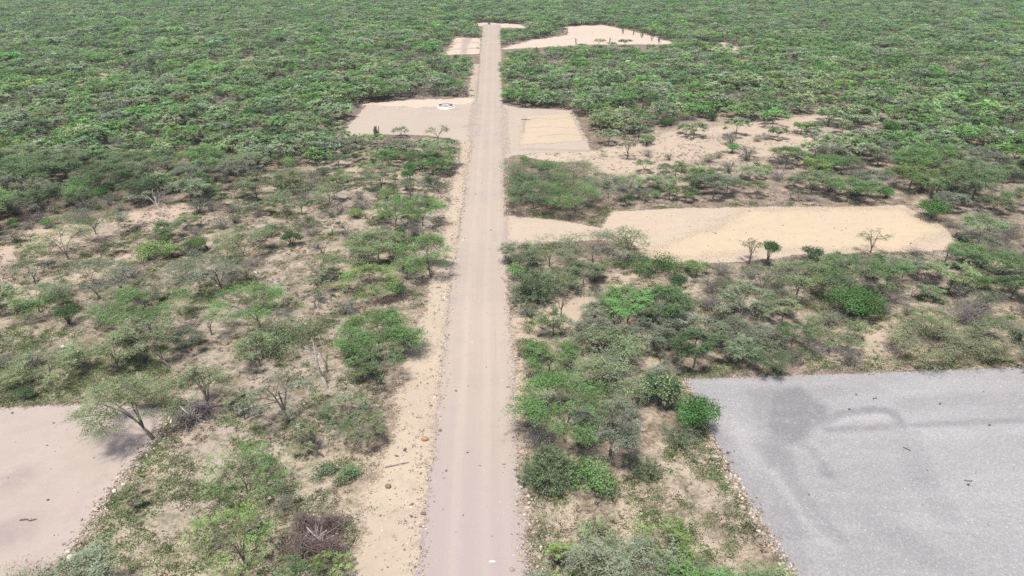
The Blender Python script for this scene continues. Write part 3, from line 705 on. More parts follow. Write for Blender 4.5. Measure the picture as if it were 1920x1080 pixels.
# ------------------------------------------------------------------ single plants read off the photograph
# kind, base pixel x, y, crown width px, height m, tint, label, short landmark name, options
HERO = [
 ('thorn_tree', 287, 825, 150, 4.3, 'pale', 'sparse pale tree leaning out over the corner of the dirt pad', 'the overhanging pad tree', dict(lean=(-2.0, .5), flat=.5, gap=.25, nleaf=3000, limbs=4)),
 ('thorn_tree', 538, 795, 125, 4.0, 'grey', 'nearly bare tree with thick dark V-shaped trunk', 'the V-trunked tree', dict(gap=.72, nleaf=900, limbs=3, thick=1.5)),
 ('thorn_tree', 465, 925, 140, 3.2, 'bright', 'fresh green feathery sapling on herby ground between both brush piles', 'the feathery sapling', dict(gap=.2, nleaf=1100, flat=.7, limbs=4, thick=.6)),
 ('thorn_tree', 467, 1068, 150, 3.2, 'lime', 'pale lime feathery tree left of the large brush pile', 'the lime feathery tree', dict(gap=.2, nleaf=1300, flat=.55, lean=(-1.0, .5), thick=.7)),
 ('thorn_tree', 607, 857, 55, 3.2, 'pale', 'thin leaning sapling with wisps of foliage, above the large brush pile', 'the thin leaning sapling', dict(lean=(-1.5, .4), gap=.3, nleaf=500, limbs=3, flat=.7, thick=.8)),
 ('leafy_shrub', 600, 893, 60, .9, 'mid', 'low wispy green bush at the foot of the thin leaning sapling', None, dict(leaf=.12, nleaf=900)),
 ('thorn_tree', 460, 787, 50, 2.8, 'pale', 'slim upright tree between the V-trunked tree and the dark brush pile', None, dict(gap=.3, nleaf=600, limbs=3, flat=.6, thick=.7)),
 ('thorn_tree', 392, 768, 85, 3.9, 'pale', 'upright open tree rooted beside the dark brush pile', 'the open brush-pile tree', dict(gap=.45, nleaf=1100, limbs=5, flat=.5)),
 ('bare_tree', 612, 728, 45, 4.2, 'grey', 'dead tree with bleached white top right of the open tan ground', 'the white-topped dead tree', dict(lean=(-.8, .5), white=True)),
 ('thorn_tree', 318, 690, 100, 3.9, 'pale', 'thorn tree on a thin trunk leaning sharply away from the road', 'the sharply leaning tree', dict(lean=(-2.4, 1.3), gap=.1, nleaf=2400, limbs=3)),
 ('thorn_tree', 282, 623, 150, 3.3, 'bright', 'wide flat-topped green tree spread on a short forked trunk', 'the wide flat-topped tree', dict(flat=.3, nleaf=4200, limbs=5)),
 ('thorn_tree', 488, 612, 125, 3.3, 'bright', 'fresh green umbrella tree above a low wide bush', 'the green umbrella tree', dict(flat=.34, nleaf=3200, lean=(-.8, .3))),
 ('leafy_shrub', 530, 648, 170, 1.7, 'mid', 'low wide spreading green bush under the fresh green umbrella tree', 'the low wide bush', dict(leaf=.15, nleaf=5200, lobes=16)),
 ('bare_tree', 397, 628, 24, 2.0, 'grey', 'lopped stump of a small tree on bare tan soil', 'the lopped stump', dict(n2=1)),
 ('thorn_tree', 488, 687, 75, 2.6, 'pale', 'small pale tree below the low wide bush', None, dict(gap=.2, nleaf=1400)),
 ('thorn_bush', 198, 606, 105, 2.3, 'dull', 'dark purplish leafless bush on a short trunk near the wide flat-topped tree', 'the purplish bush', dict(nleaf=120, nst=70)),
 ('thorn_tree', 185, 560, 150, 2.9, 'grey', 'broad grey-green canopy above the purplish leafless bush', None, dict(nleaf=3400, flat=.35)),
 ('thorn_tree', 232, 558, 50, 3.2, 'grey', 'slim straight trunk with small thin crown behind the purplish bush', None, dict(nleaf=600, limbs=3, gap=.4)),
 ('thorn_tree', 417, 552, 70, 3.6, 'grey', 'sparse tree with bare V-shaped limbs in open ground behind the green umbrella tree', 'the sparse V-limbed tree', dict(nleaf=500, limbs=3, gap=.6, thick=1.2)),
 ('thorn_tree', 375, 540, 130, 2.6, 'grey', 'grey-green tree with rounded thick crown near the wide flat-topped tree', None, dict(nleaf=3400, flat=.5)),
 ('thorn_tree', 75, 585, 95, 2.7, 'bright', 'bright feathery tree at the far left edge of the open ground', 'the left-edge feathery tree', dict(nleaf=2600, flat=.6)),
 ('thorn_tree', 67, 533, 70, 2.6, 'grey', 'thin pale tree on the bare streak at the left edge', None, dict(nleaf=700, gap=.4)),
 ('thorn_tree', 95, 712, 120, 2.7, 'pale', 'pale wispy tree just behind the upper edge of the dirt pad', 'the wispy pad-edge tree', dict(nleaf=2200, flat=.6, gap=.2)),
 ('thorn_tree', 223, 695, 70, 2.8, 'pale', 'small wispy tree left of the sharply leaning tree', None, dict(nleaf=1300, gap=.2)),
 ('leafy_shrub', 280, 486, 70, 2.0, 'lime', 'larger of two bright lime shrubs standing side by side', 'the twin lime shrubs', dict(leaf=.17, nleaf=2600)),
 ('leafy_shrub', 323, 483, 44, 1.8, 'lime', 'smaller of two bright lime shrubs standing side by side', None, dict(leaf=.17, nleaf=1400)),
 ('leafy_shrub', 547, 462, 42, 1.9, 'dark', 'compact dark green round bush in the open thorn wood', 'the dark round bush', dict(leaf=.15, nleaf=1800)),
 ('thorn_tree', 457, 480, 100, 2.7, 'pale', 'pale umbrella tree with dark shaded foot right of the twin lime shrubs', None, dict(nleaf=2400)),
 ('bare_tree', 607, 492, 44, 2.6, 'grey', 'lopped dead tree with curved fork near the dark round bush', 'the forked dead tree', dict(n2=1)),
 ('thorn_tree', 598, 557, 50, 3.2, 'pale', 'slim young tree standing alone on bare soil below the forked dead tree', None, dict(nleaf=800, limbs=3, gap=.1, flat=.6)),
 ('thorn_tree', 128, 487, 95, 3.4, 'pale', 'dark-trunked umbrella tree alone on the pale bare streak', 'the bare-streak umbrella tree', dict(nleaf=2400)),
 ('thorn_tree', 180, 440, 100, 3.0, 'mid', 'green umbrella tree on the border of the dense wood', None, dict(nleaf=2600)),
 ('bare_tree', 307, 408, 40, 3.6, 'grey', 'bleached bare tree leaning left where dense scrub meets open ground', 'the bleached leaning tree', dict(lean=(-1.2, .4), white=True)),
 ('thorn_tree', 567, 403, 110, 3.4, 'pale', 'many-limbed tree with open crown beside the sandy track', None, dict(nleaf=2200, gap=.25, limbs=6)),
 ('leafy_shrub', 440, 418, 34, 1.0, 'dull', 'small round greyish shrub', None, dict(leaf=.14, nleaf=700)),
 ('thorn_tree', 697, 548, 95, 2.9, 'lime', 'yellow-green drooping tree two places from the road', 'the yellow-green drooping tree', dict(nleaf=3200, flat=.6)),
 ('thorn_tree', 665, 512, 110, 2.8, 'pale', 'pale broad tree behind the yellow-green drooping tree', None, dict(nleaf=2800)),
 ('thorn_tree', 808, 520, 105, 4.4, 'bright', 'tall thick-crowned green tree at the sandy verge', 'the tall verge tree', dict(nleaf=4600, flat=.62, lean=(-.6, .6))),
 ('thorn_tree', 743, 424, 80, 3.1, 'bright', 'left of two joined flat green crowns near the verge', None, dict(nleaf=2400)),
 ('thorn_tree', 793, 424, 86, 3.1, 'bright', 'right of two joined flat green crowns near the verge', 'the joined flat crowns', dict(nleaf=2800)),
 ('thorn_tree', 712, 722, 95, 3.0, 'mid', 'dark forked tree in front of the big bright crown at the verge', None, dict(nleaf=1500, gap=.35, limbs=5, thick=1.2)),
 ('thorn_tree', 712, 660, 135, 3.1, 'bright', 'big bright green dense crown beside the sandy verge', 'the big bright crown', dict(nleaf=7500, flat=.5, limbs=7, full=2.6)),
 ('thorn_tree', 770, 374, 60, 3.0, 'grey', 'dark-limbed open tree beside the upper verge', None, dict(nleaf=900, gap=.4)),
 ('thorn_tree', 716, 358, 70, 3.6, 'pale', 'tall umbrella tree with clear trunk below the far dirt clearing', None, dict(nleaf=2300)),
 ('thorn_bush', 682, 392, 60, 1.5, 'dull', 'grey dead bush behind the joined flat crowns', None, dict(nleaf=60, nst=60)),
 ('thorn_bush', 662, 452, 80, 1.5, 'dull', 'grey dead thicket behind the pale broad tree', None, dict(nleaf=60, nst=70)),
 ('leafy_shrub', 775, 470, 60, 1.6, 'deep', 'dark low bush under the left side of the tall tree at the verge', None, dict(leaf=.15, nleaf=1500)),
 # right of the road
 ('thorn_bush', 1003, 562, 118, 2.9, 'mid', 'big rounded dark bush against the right road edge', 'the big roadside bush', dict(nleaf=11000, nst=110, leaf=.15)),
 ('leafy_shrub', 968, 522, 46, 1.8, 'bright', 'green flank bush touching the road beside the big rounded dark bush', None, dict(leaf=.15, nleaf=1300)),
 ('thorn_bush', 990, 590, 44, 1.4, 'mid', 'low dark bush in front of the big rounded roadside bush', None, dict(nleaf=1100, nst=30)),
 ('thorn_tree', 1030, 500, 100, 3.0, 'pale', 'thin feathery crowned tree just behind the big roadside bush', None, dict(nleaf=1500, gap=.2)),
 ('thorn_tree', 1110, 492, 130, 2.7, 'grey', 'dusky flat tree between the roadside bush and the airy tree', None, dict(nleaf=3600, flat=.3)),
 ('thorn_tree', 1178, 484, 66, 4.2, 'pale', 'airy tall tree at the near edge of the sandy clearing entrance', 'the airy tall tree', dict(nleaf=1300, gap=.2, flat=.5)),
 ('leafy_shrub', 1226, 512, 105, 1.8, 'deep', 'vivid green flat shrub just below the sandy clearing', 'the vivid flat shrub', dict(leaf=.16, nleaf=3400, lobes=14)),
 ('bare_tree', 1052, 596, 40, 2.6, 'grey', 'lopped dark stump with upright prongs standing alone on the sandy path', 'the lone pronged stump', dict(n2=0)),
 ('thorn_tree', 1405, 494, 42, 3.0, 'pale', 'slender tree in front of the yellow sand, left of the round dark tree', None, dict(nleaf=450, gap=.4, flat=.5)),
 ('leafy_shrub', 1437, 498, 46, 3.0, 'dark', 'round dark bushy tree on a trunk before the yellow sand', 'the round dark tree', dict(leaf=.15, nleaf=2400, base=.2)),
 ('leafy_shrub', 1518, 492, 48, 2.2, 'dark', 'dark green dome bush before the yellow sand', None, dict(leaf=.15, nleaf=1800)),
 ('thorn_tree', 1632, 474, 55, 2.8, 'pale', 'thin airy umbrella tree against the yellow sand', 'the airy umbrella tree', dict(nleaf=500, gap=.3)),
 ('leafy_shrub', 1745, 412, 64, 3.0, 'deep', 'dense dark green tree at the far right corner of the sandy clearing', 'the dense sand-corner tree', dict(leaf=.2, nleaf=2800, base=.1, lobes=13)),
 ('thorn_tree', 1820, 484, 76, 3.4, 'grey', 'pale open tree right of the yellow sand', 'the pale open tree', dict(nleaf=900, gap=.3)),
 ('thorn_tree', 1493, 558, 110, 3.4, 'pale', 'red-trunked umbrella tree left of the vivid green mound', 'the red-trunked umbrella tree', dict(nleaf=2600, flat=.3)),
 ('thorn_tree', 1427, 556, 80, 3.0, 'grey', 'dusky tree with several dark trunks', None, dict(nleaf=900, gap=.4, limbs=5)),
 ('leafy_shrub', 1592, 592, 108, 2.9, 'deep', 'vivid green drooping mound among grey scrub', 'the vivid green mound', dict(leaf=.17, nleaf=6500, lobes=18)),
 ('thorn_tree', 1590, 555, 120, 3.7, 'mid', 'dark green tree close behind the vivid green mound', None, dict(nleaf=4200, flat=.5)),
 ('thorn_bush', 1550, 608, 70, 1.5, 'dull', 'dark brown undergrowth beneath the vivid green mound', None, dict(nleaf=200, nst=60)),
 ('thorn_bush', 1815, 605, 130, 2.3, 'dull', 'grey domed thicket of bare twigs near the right side', 'the grey domed thicket', dict(nleaf=500, nst=120)),
 ('thorn_tree', 1560, 640, 105, 2.1, 'pale', 'pale low mound of foliage below the vivid green mound', None, dict(nleaf=3000, flat=.75)),
 ('thorn_tree', 1740, 664, 150, 2.3, 'olive', 'broad olive mound of foliage just behind the gravel', 'the broad olive mound', dict(nleaf=4600, flat=.75)),
 ('thorn_tree', 1880, 664, 150, 2.3, 'olive', 'second broad olive mound further right behind the gravel', None, dict(nleaf=6000, flat=.75)),
 ('thorn_tree', 1060, 812, 165, 3.2, 'bright', 'flat wide green umbrella crown over grey dead branches at the roadside', 'the flat roadside umbrella tree', dict(nleaf=6000, flat=.25, limbs=6, stretch=1.1)),
 ('thorn_tree', 1130, 765, 150, 2.9, 'pale', 'pale wide crown behind the flat green umbrella tree', None, dict(nleaf=4400, flat=.3)),
 ('thorn_tree', 1190, 720, 130, 2.5, 'grey', 'grey-green crown behind the pale-clustered dark bush', None, dict(nleaf=3200, flat=.4)),
 ('leafy_shrub', 1236, 762, 92, 2.6, 'dark', 'dark bush dotted with pale leaf clusters near the gravel corner', 'the pale-clustered bush', dict(leaf=.17, nleaf=3400, two=True)),
 ('leafy_shrub', 1306, 808, 92, 2.8, 'deep', 'vivid green dense bush overhanging the gravel corner', 'the gravel-corner bush', dict(leaf=.15, nleaf=4200, lobes=12)),
 ('thorn_bush', 1270, 830, 80, 1.7, 'mid', 'low dull bush between the two bushes at the gravel corner', None, dict(nleaf=1800, nst=50)),
 ('thorn_bush', 1030, 905, 125, 2.1, 'mid', 'large dark thorny bush hugging the right road edge', 'the large thorny bush', dict(nleaf=9000, nst=150, leaf=.15)),
 ('leafy_shrub', 1112, 915, 112, 1.8, 'bright', 'rich green half of the large thorny bush by the road', None, dict(leaf=.16, nleaf=2600)),
 ('thorn_bush', 1200, 888, 75, 1.2, 'mid', 'low dark bush right of the narrow red footpath', 'the footpath bush', dict(nleaf=1800, nst=50)),
 ('thorn_bush', 1010, 838, 90, 1.8, 'dull', 'tangle of grey dead branches under the flat umbrella crown', None, dict(nleaf=150, nst=60)),
 ('thorn_tree', 1110, 1035, 75, 2.3, 'pale', 'thin-leaved sapling on herby ground in the lower strip', 'the thin-leaved sapling', dict(nleaf=700, gap=.3, flat=.7, thick=.7)),
 ('thorn_tree', 1240, 1052, 110, 2.4, 'lime', 'wispy young tree near the lower gravel edge', 'the wispy young tree', dict(nleaf=1100, gap=.2, flat=.7, thick=.7)),
 ('thorn_tree', 1065, 1085, 80, 2.3, 'lime', 'pale wisp of a tree at the bottom road edge', None, dict(nleaf=800, gap=.3, flat=.7, thick=.6)),
 ('thorn_tree', 1030, 700, 95, 3.0, 'bright', 'young green tree leaning over the right road edge', 'the young roadside tree', dict(nleaf=2600, flat=.6)),
 ('thorn_tree', 1140, 690, 120, 2.5, 'pale', 'pale wide tree beside the sandy footpath', None, dict(nleaf=3300)),
 ('thorn_tree', 1003, 352, 115, 3.2, 'mid', 'mid-green wide tree at the road just below the sandy track', 'the track-side green tree', dict(nleaf=3800)),
 ('thorn_tree', 1075, 345, 90, 3.0, 'pale', 'pale flat tree just below the end of the sandy track', None, dict(nleaf=3600)),
 ('thorn_tree', 1048, 380, 120, 3.1, 'mid', 'broad mid-green tree between the track-side tree and the entrance corner tree', None, dict(nleaf=4200)),
 ('thorn_tree', 1140, 372, 95, 2.9, 'grey', 'grey-green flat tree right of the broad mid-green tree above the sand clearing', None, dict(nleaf=3000)),
 ('thorn_tree', 1000, 392, 100, 3.0, 'mid', 'mid-green tree at the road just behind the sand clearing entrance', None, dict(nleaf=4000)),
 ('thorn_tree', 1078, 398, 105, 3.0, 'bright', 'fresh green tree at the upper corner of the sand clearing entrance', 'the entrance corner tree', dict(nleaf=4200)),
 ('thorn_bush', 968, 330, 50, 1.7, 'dull', 'grey leafless thicket between the road and the sandy track', None, dict(nleaf=80, nst=60)),
 ('leafy_shrub', 1658, 262, 46, 3.6, 'deep', 'vivid green round-crowned tree on the upper sandy streak', 'the round sandy-streak tree', dict(leaf=.25, nleaf=2000, base=.2)),
 ('leafy_shrub', 1622, 290, 50, 2.6, 'bright', 'bright green bush in front of the round-crowned tree', None, dict(leaf=.25, nleaf=1600)),
 ('thorn_tree', 1176, 298, 36, 3.4, 'mid', 'small dark-footed tree at the end of the sandy track', 'the track-end tree', dict(nleaf=900)),
 ('thorn_tree', 822, 264, 40, 2.6, 'pale', 'lone umbrella tree at the lower edge of the far clearing', 'the lone clearing umbrella tree', dict(nleaf=900)),
 ('column_cactus', 706, 262, 28, 2.6, 'grey', 'cluster of tall cactus columns at the lower edge of the far clearing', 'the tall cactus cluster', dict(cols=14)),
 ('column_cactus', 1748, 372, 24, 3.0, 'grey', 'pale cactus columns behind the dense tree at the sand corner', None, dict(cols=8)),
 ('leafy_shrub', 50, 1110, 150, .9, 'olive', 'low green herb clump at the lower corner of the dirt pad', None, dict(leaf=.11, nleaf=2400, lobes=16)),
 ('thorn_tree', 623, 1085, 70, 1.9, 'lime', 'lime sapling rising at the lower frame edge below the large brush pile', None, dict(nleaf=400, flat=.7, thick=.5)),
 ('leafy_shrub', 655, 900, 70, .8, 'mid', 'low dark green bush at the verge right of the leaning sapling', None, dict(leaf=.12, nleaf=1400)),
 ('thorn_tree', 660, 800, 105, 2.2, 'mid', 'low green tree at the verge right of the V-trunked tree', None, dict(nleaf=1300, flat=.6)),
]
HERO += [('column_cactus', x_, y_, 10, h_, 'grey', 'dark column cactus standing at the rim of the far sandy clearing', None, dict(cols=c_)) for x_, y_, h_, c_ in
         ((1080, 84, 2.4, 4), (1143, 80, 2.3, 3), (1168, 64, 3.2, 5), (1188, 66, 3.4, 4), (1203, 71, 3.2, 6), (1222, 77, 3.6, 4), (1236, 81, 3.2, 5), (1062, 66, 3.0, 4))]
HERO += [('column_cactus', x_, y_, 20, h_, 'grey', 'dark column cactus in the row of tall cacti in the left wood', None, dict(cols=c_)) for x_, y_, h_, c_ in ((262, 150, 4.2, 12), (283, 150, 4.6, 14), (304, 151, 4.2, 10))]
KN = {'thorn_tree': 'thorn tree', 'leafy_shrub': 'shrub', 'thorn_bush': 'bush', 'bare_tree': 'bare tree', 'column_cactus': 'cactus'}
LAND = []                                            # landmark phrase, x, y
hero_pts = []
def part(name, me, parent, tint=None):
    o = bpy.data.objects.new(name, me); link(o, parent)
    if tint: o['tint'] = tint
    return o
rngH = np.random.default_rng(7)
for i, (kind, bx, by, wpx, H, tn, label, land, op) in enumerate(HERO):
    x, y = g(bx, by); Z = depth(y); R = wpx * Z / FPX / 2
    root = bpy.data.objects.new(kind, None); link(root); root.location = (x, y, 0)
    root.empty_display_size = .3
    tag(root, label, CAT[kind], GROUP[kind])
    tint = jit(rngH, TINT[tn], .05)
    op = dict(op); white = op.pop('white', False); two = op.pop('two', False); leaf = op.pop('leaf', .11 if kind == 'thorn_tree' else .12)
    if kind == 'thorn_tree':
        W, L = thorn_tree(1000 + i, H * 1.08, R, op.pop('nleaf'), leaf, **op)
        part('trunk', W.mesh('trunk', [M_bark]), root); part('crown', L.mesh('crown', [M_leaf]), root, tint)
    elif kind == 'leafy_shrub':
        W, L = leafy_shrub(1000 + i, H, R, op.pop('nleaf'), leaf, **op)
        part('stem', W.mesh('stem', [M_bark]), root); part('foliage', L.mesh('foliage', [M_dense]), root, tint)
        if two:
            W2, L2 = leafy_shrub(1500 + i, H * 1.03, R * 1.0, 1500, .2, 22)
            o = part('leaf_cluster', L2.mesh('leaf_cluster', [M_dense]), root, (.25, .30, .17)); o['label'] = 'pale leaf clusters'
    elif kind == 'thorn_bush':
        W, L = thorn_bush(1000 + i, H, R, op.pop('nst'), op.pop('nleaf'), leaf, **op)
        part('stem', W.mesh('stem', [M_grey]), root); part('foliage', L.mesh('foliage', [M_leaf]), root, tint)
    elif kind == 'bare_tree':
        part('trunk', bare_tree(1000 + i, H, max(R, .8), **op).mesh('trunk', [M_white if white else M_bark]), root)
    else:
        part('trunk', cactus(1000 + i, H, op.get('cols', 5)).mesh('trunk', [M_cact]), root)
    hero_pts.append((x, y, R))
    if land: LAND.append((land, x, y))
hero_pts += [(*g(600, 1040), 4.0), (*g(360, 800), 3.2), (*g(740, 572), 2.5), (*g(538, 810), 2.2), (*g(287, 840), 2.0), (*g(612, 735), 1.8)]
hero_pts = np.array(hero_pts)

# brush piles and fallen wood
PILES = [(600, 1022, 74, 46, 1.7, 1500, M_brown, 'brush_pile', 'large purple-brown heap of cut brush near the lower edge', 'the large brush pile', .013),
         (360, 790, 40, 34, 1.4, 600, M_grey, 'brush_pile', 'dark grey heap of branches beside the dirt pad', 'the dark brush pile', .018),
         (740, 566, 46, 18, .6, 260, M_brown, 'brush_pile', 'long low heap of dead branches in front of the yellow-green drooping tree', 'the low branch heap', .017)]
for bx, by, rx, ry, h, n, m, nm, label, land, rr in PILES:
    x, y = g(bx, by); s = depth(y) / FPX
    o = brush_pile(int(bx), rx * s, ry * s * 1.5, h, n, rr, 1.5).build(nm, [m]); o.location = (x, y, 0)
    tag(o, label, 'brush pile', 'heaps of cut brush'); LAND.append((land, x, y))
    root = o
    if bx in (360, 600):
        b = brush_pile(77, .9, .8, 1.3, 34 if bx == 360 else 60, .024, 2.2).build('bare_branch', [M_white], o); b['label'] = 'bleached bare branches'
for q, (bx, by, ln, az, m, label) in enumerate([(650, 572, 2.6, .3, M_grey, 'fallen grey branch left of the low heap of dead branches'), (1640, 748, .45, .6, M_bark, 'dark stick lying on the gravel'), (1700, 843, .5, -.8, M_bark, 'short dark twig on the middle of the gravel'),
        (54, 976, 1.0, .1, M_bark, 'dark stick on the whitish patch of the dirt pad'), (745, 873, 1.7, .3, M_grey, 'thin dead branch lying across the sandy verge'), (1815, 903, .5, -.3, M_bark, 'thin curved twig on the lower gravel'),
        (986, 225, 1.8, .1, M_bark, 'dark log at the corner of the tan graded plot'), (590, 530, 1.6, 1.1, M_bark, 'fallen dark branch on bare soil above the slim young tree')]):
    x, y = g(bx, by); rs = np.random.default_rng(40 + q); W = MB()
    d = np.array([math.cos(az), math.sin(az), 0]) * ln
    W.tube(np.array([-d / 2, -d / 6 + rs.normal(0, .06, 3) * [1, 1, 0], d / 5 + rs.normal(0, .06, 3) * [1, 1, 0], d / 2]) + [0, 0, .09], np.array([.05, .045, .035, .015]) * (2 if 'log' in label else .7 if 'gravel' in label else 1), 5)
    for j in range(3):
        p = d * rs.uniform(-.3, .4) + [0, 0, .09]; W.tube(np.array([p, p + rs.normal(0, .2, 3) * [1, 1, .5] * ln * .6 + [0, 0, .1]]), [.02, .008], 3)
    tag(o := W.build('fallen_branch', [m]), label, 'branch', 'fallen branches'); o.location = (x, y, 0)

# low round white plinth with a black disc and white emblem
def disc(mb, z, r0, r1, n=40, a0=0, a1=6.28319, mat=0):
    a = np.linspace(a0, a1, n + 1); c, s_ = np.cos(a), np.sin(a)
    P0 = np.stack([r0 * c, r0 * s_, np.full(n + 1, z)], 1); P1 = np.stack([r1 * c, r1 * s_, np.full(n + 1, z)], 1)
    mb.add(np.stack([P0[:-1], P1[:-1], P1[1:], P0[1:]], 1), mat)
M_wp = mat_plain('white_paint', (.76, .745, .72), (.62, .605, .58), 3, .7)
M_bp = mat_plain('black_paint', (.022, .021, .024), (.04, .037, .038), 3, .6)
M_gp = mat_plain('grey_paint', (.34, .32, .32), (.28, .26, .27), 4, .7)
px_, py_ = g(836, 202)
pl = bpy.data.objects.new('round_plinth', None); link(pl); pl.location = (px_, py_, 0); pl.scale = (.88, .88, .88)
tag(pl, 'low round white plinth with black ring and white emblem on the far clearing', 'plinth'); LAND.append(('the white round plinth', px_, py_))
b = MB(); a = np.linspace(0, 6.28319, 49)
ring = lambda r, z: np.stack([r * np.cos(a), r * np.sin(a), np.full(49, z)], 1)
for (r0, z0), (r1, z1) in (((2.30, -.05), (2.25, .16)), ((2.25, .16), (2.02, .20)), ((2.02, .20), (1.98, .62)), ((1.98, .62), (1.86, .66))):
    A, B_ = ring(r0, z0), ring(r1, z1); b.add(np.stack([A[:-1], A[1:], B_[1:], B_[:-1]], 1))
disc(b, .66, 0, 1.86, 48)
b.build('plinth_body', [M_wp], pl)
r_ = MB(); disc(r_, .675, 1.28, 1.83, 48); r_.build('black_ring', [M_bp], pl)
f_ = MB(); disc(f_, .67, 0, 1.275, 48); f_.build('disc_face', [M_gp], pl)
e_ = MB()
def bar(mb, x0, y0, x1, y1, wd, z):
    d = unit(np.array([x1 - x0, y1 - y0])); nn = np.array([-d[1], d[0]]) * wd / 2
    mb.add([[[x0 + nn[0], y0 + nn[1], z], [x0 - nn[0], y0 - nn[1], z], [x1 - nn[0], y1 - nn[1], z], [x1 + nn[0], y1 + nn[1], z]]])
bar(e_, -.95, -.42, -.05, .55, .36, .682); bar(e_, .10, .62, .85, -.45, .36, .682); bar(e_, -.2, -.55, .25, -.1, .22, .684)
e_.build('emblem', [M_wp], pl)
k_ = MB(); disc(k_, .688, 0, .22, 16); k_.build('hub', [M_bp], pl)

# single stones and scraps one can pick out
def rock(seed, r, sq=.6):
    rs = np.random.default_rng(seed); mb = MB(); nu, nv = 10, 6
    u = np.linspace(0, 2 * math.pi, nu + 1); v = np.linspace(0, math.pi, nv + 1)
    rad = 1 + rs.normal(0, .14, (nv + 1, nu)); rad[0] = rad[0, 0]; rad[-1] = rad[-1, 0]
    rad = np.concatenate([rad, rad[:, :1]], 1) * r
    P = np.stack([rad * np.sin(v)[:, None] * np.cos(u)[None], rad * np.sin(v)[:, None] * np.sin(u)[None] * rs.uniform(.7, 1), rad * np.cos(v)[:, None] * sq], -1)
    mb.add(np.stack([P[:-1, :-1], P[1:, :-1], P[1:, 1:], P[:-1, 1:]], 2)); return mb
ROCKS = [(135, 1049, .26, (.60, .55, .46), 'pale flat block at the corner of the dirt pad'), (796, 826, .24, (.46, .24, .14), 'reddish stone on the left road edge'), (976, 760, .14, (.62, .57, .5), 'white stone at the right road edge beside the flat umbrella'),
         (977, 916, .14, (.60, .56, .5), 'whitish stone on the right road edge near the large thorny bush'), (877, 851, .08, (.04, .04, .045), 'small black stone in the middle of the road'), (728, 915, .22, (.2, .15, .11), 'brown clod on the sandy verge'),
         (1592, 769, .07, (.05, .05, .05), 'dark stone on the gravel, second from the far edge'), (1605, 742, .07, (.06, .055, .05), 'dark stone on the gravel nearest the far edge'), (1762, 759, .08, (.08, .06, .05), 'brown stone on the gravel towards its right'), (1815, 911, .09, (.05, .045, .05), 'dark stone beside the thin curved twig on the gravel'), (1855, 799, .08, (.05, .05, .05), 'dark stone on the tyre scuff at the right of the gravel'),
         (119, 653, .22, (.62, .58, .48), 'pale stone on bare soil left of the wide flat-topped tree'), (855, 735, .09, (.05, .05, .05), 'dark pebble on the road beside the big bright crown'), (923, 1056, .13, (.8, .79, .8), 'white scrap lying on the lower road'), (145, 783, .2, (.22, .16, .12), 'brown stone at the top of the dirt pad'), (507, 937, .14, (.6, .55, .45), 'light stone on herby ground right of the feathery sapling'),
         (917, 46, .7, (.12, .05, .04), 'dark reddish lump standing on the road at its far end')]
for q, (bx, by, r, tn, label) in enumerate(ROCKS):
    x, y = g(bx, by); o = rock(q, r).build('scrap' if 'scrap' in label else 'stone', [M_stone]); o.location = (x, y, r * .3 + .1); o['tint'] = tn
    if 'scrap' in label: o.scale = (1.4, .9, .3)
    tag(o, label, 'scrap' if 'scrap' in label else 'stone', 'single stones')

# ------------------------------------------------------------------ planting the rest of the scrub
rs = np.random.default_rng(2024)
LAND += [(n, *g(*p)) for n, p in [
    ('the tan graded plot', (1035, 240)), ("the far clearing's left end", (650, 250)), ("the far clearing's upper corner", (690, 195)), ('the near gravel corner', (1290, 712)),
    ("the gravel's far edge", (1700, 698)), ('the far sandy clearing', (1130, 62)), ('the small far plot', (866, 88)), ("the road's far end", (920, 46)), ('the sand clearing entrance', (990, 425)),
    ("the sand clearing's far edge", (1470, 388)), ("the yellow sand's near edge", (1320, 492)), ("the yellow sand's right tip", (1785, 452)), ("the dirt pad's top edge", (180, 760)),
    ('the upper sandy streak', (1400, 260)), ('the sandy track', (600, 330)), ('the pale far gap', (242, 95)), ('the small far sand patch', (1380, 92)), ('the bare left streak', (60, 460))]]
SP_ = 2.55
ny = int((640 - 18) / SP_); cand = []
for j in range(ny):
    y0 = 18 + j * SP_; half = .75 * depth(y0) * 1.12 + 14; n = int(2 * half / SP_)
    x0 = -half + np.arange(n) * SP_ + rs.uniform(-.5, .5)
    cand.append(np.stack([x0 + rs.uniform(-1.1, 1.1, n), y0 + rs.uniform(-1.1, 1.1, n)], 1))
P = np.concatenate(cand); qx, qy, qz = px(P[:, 0], P[:, 1]); N = len(P)
def ins(poly, soft): return inside(poly, qx, qy, soft)
mL = ins(R_LEFT, 26); mLU = ins(R_LEFTUP, 14); mR = ins(R_RIGHT, 18); mS = ins(R_STRIP, 12); mU = ins(R_UPR, 9); mM = ins(R_MIDR, 10)
dens = np.full(N, .90) * np.clip(.30 + 1.25 * fbm(P[:, 0], P[:, 1], 22, 9), .35, 1.1)
dL = .36 + .30 * sm(520, 400, qy); dens = dens * (1 - mL) + dL * mL; dens = dens * (1 - mLU) + .88 * mLU; dens = dens * (1 - mR) + 1.0 * mR
dens = dens * (1 - mS) + .08 * mS; dens = dens * (1 - mU) + .40 * mU; dens = dens * (1 - mM * .3)
for k_, v in NAT.items():
    if k_ == 'gapa': continue
    dens *= 1 - (.45 if k_ in ('track', 'left', 'leftb') else .75 if k_ == 'upper' else .93) * sm(-.8, .8, sdist(P, v))
u = rs.random(N)
kind = np.zeros(N, int)                              # 0 tree 1 bush 2 shrub 3 cactus 4 bare
cl = fbm(P[:, 0], P[:, 1], 15, 21); cl2 = fbm(P[:, 0], P[:, 1], 9, 33); cl3 = fbm(P[:, 0], P[:, 1], 40, 44)
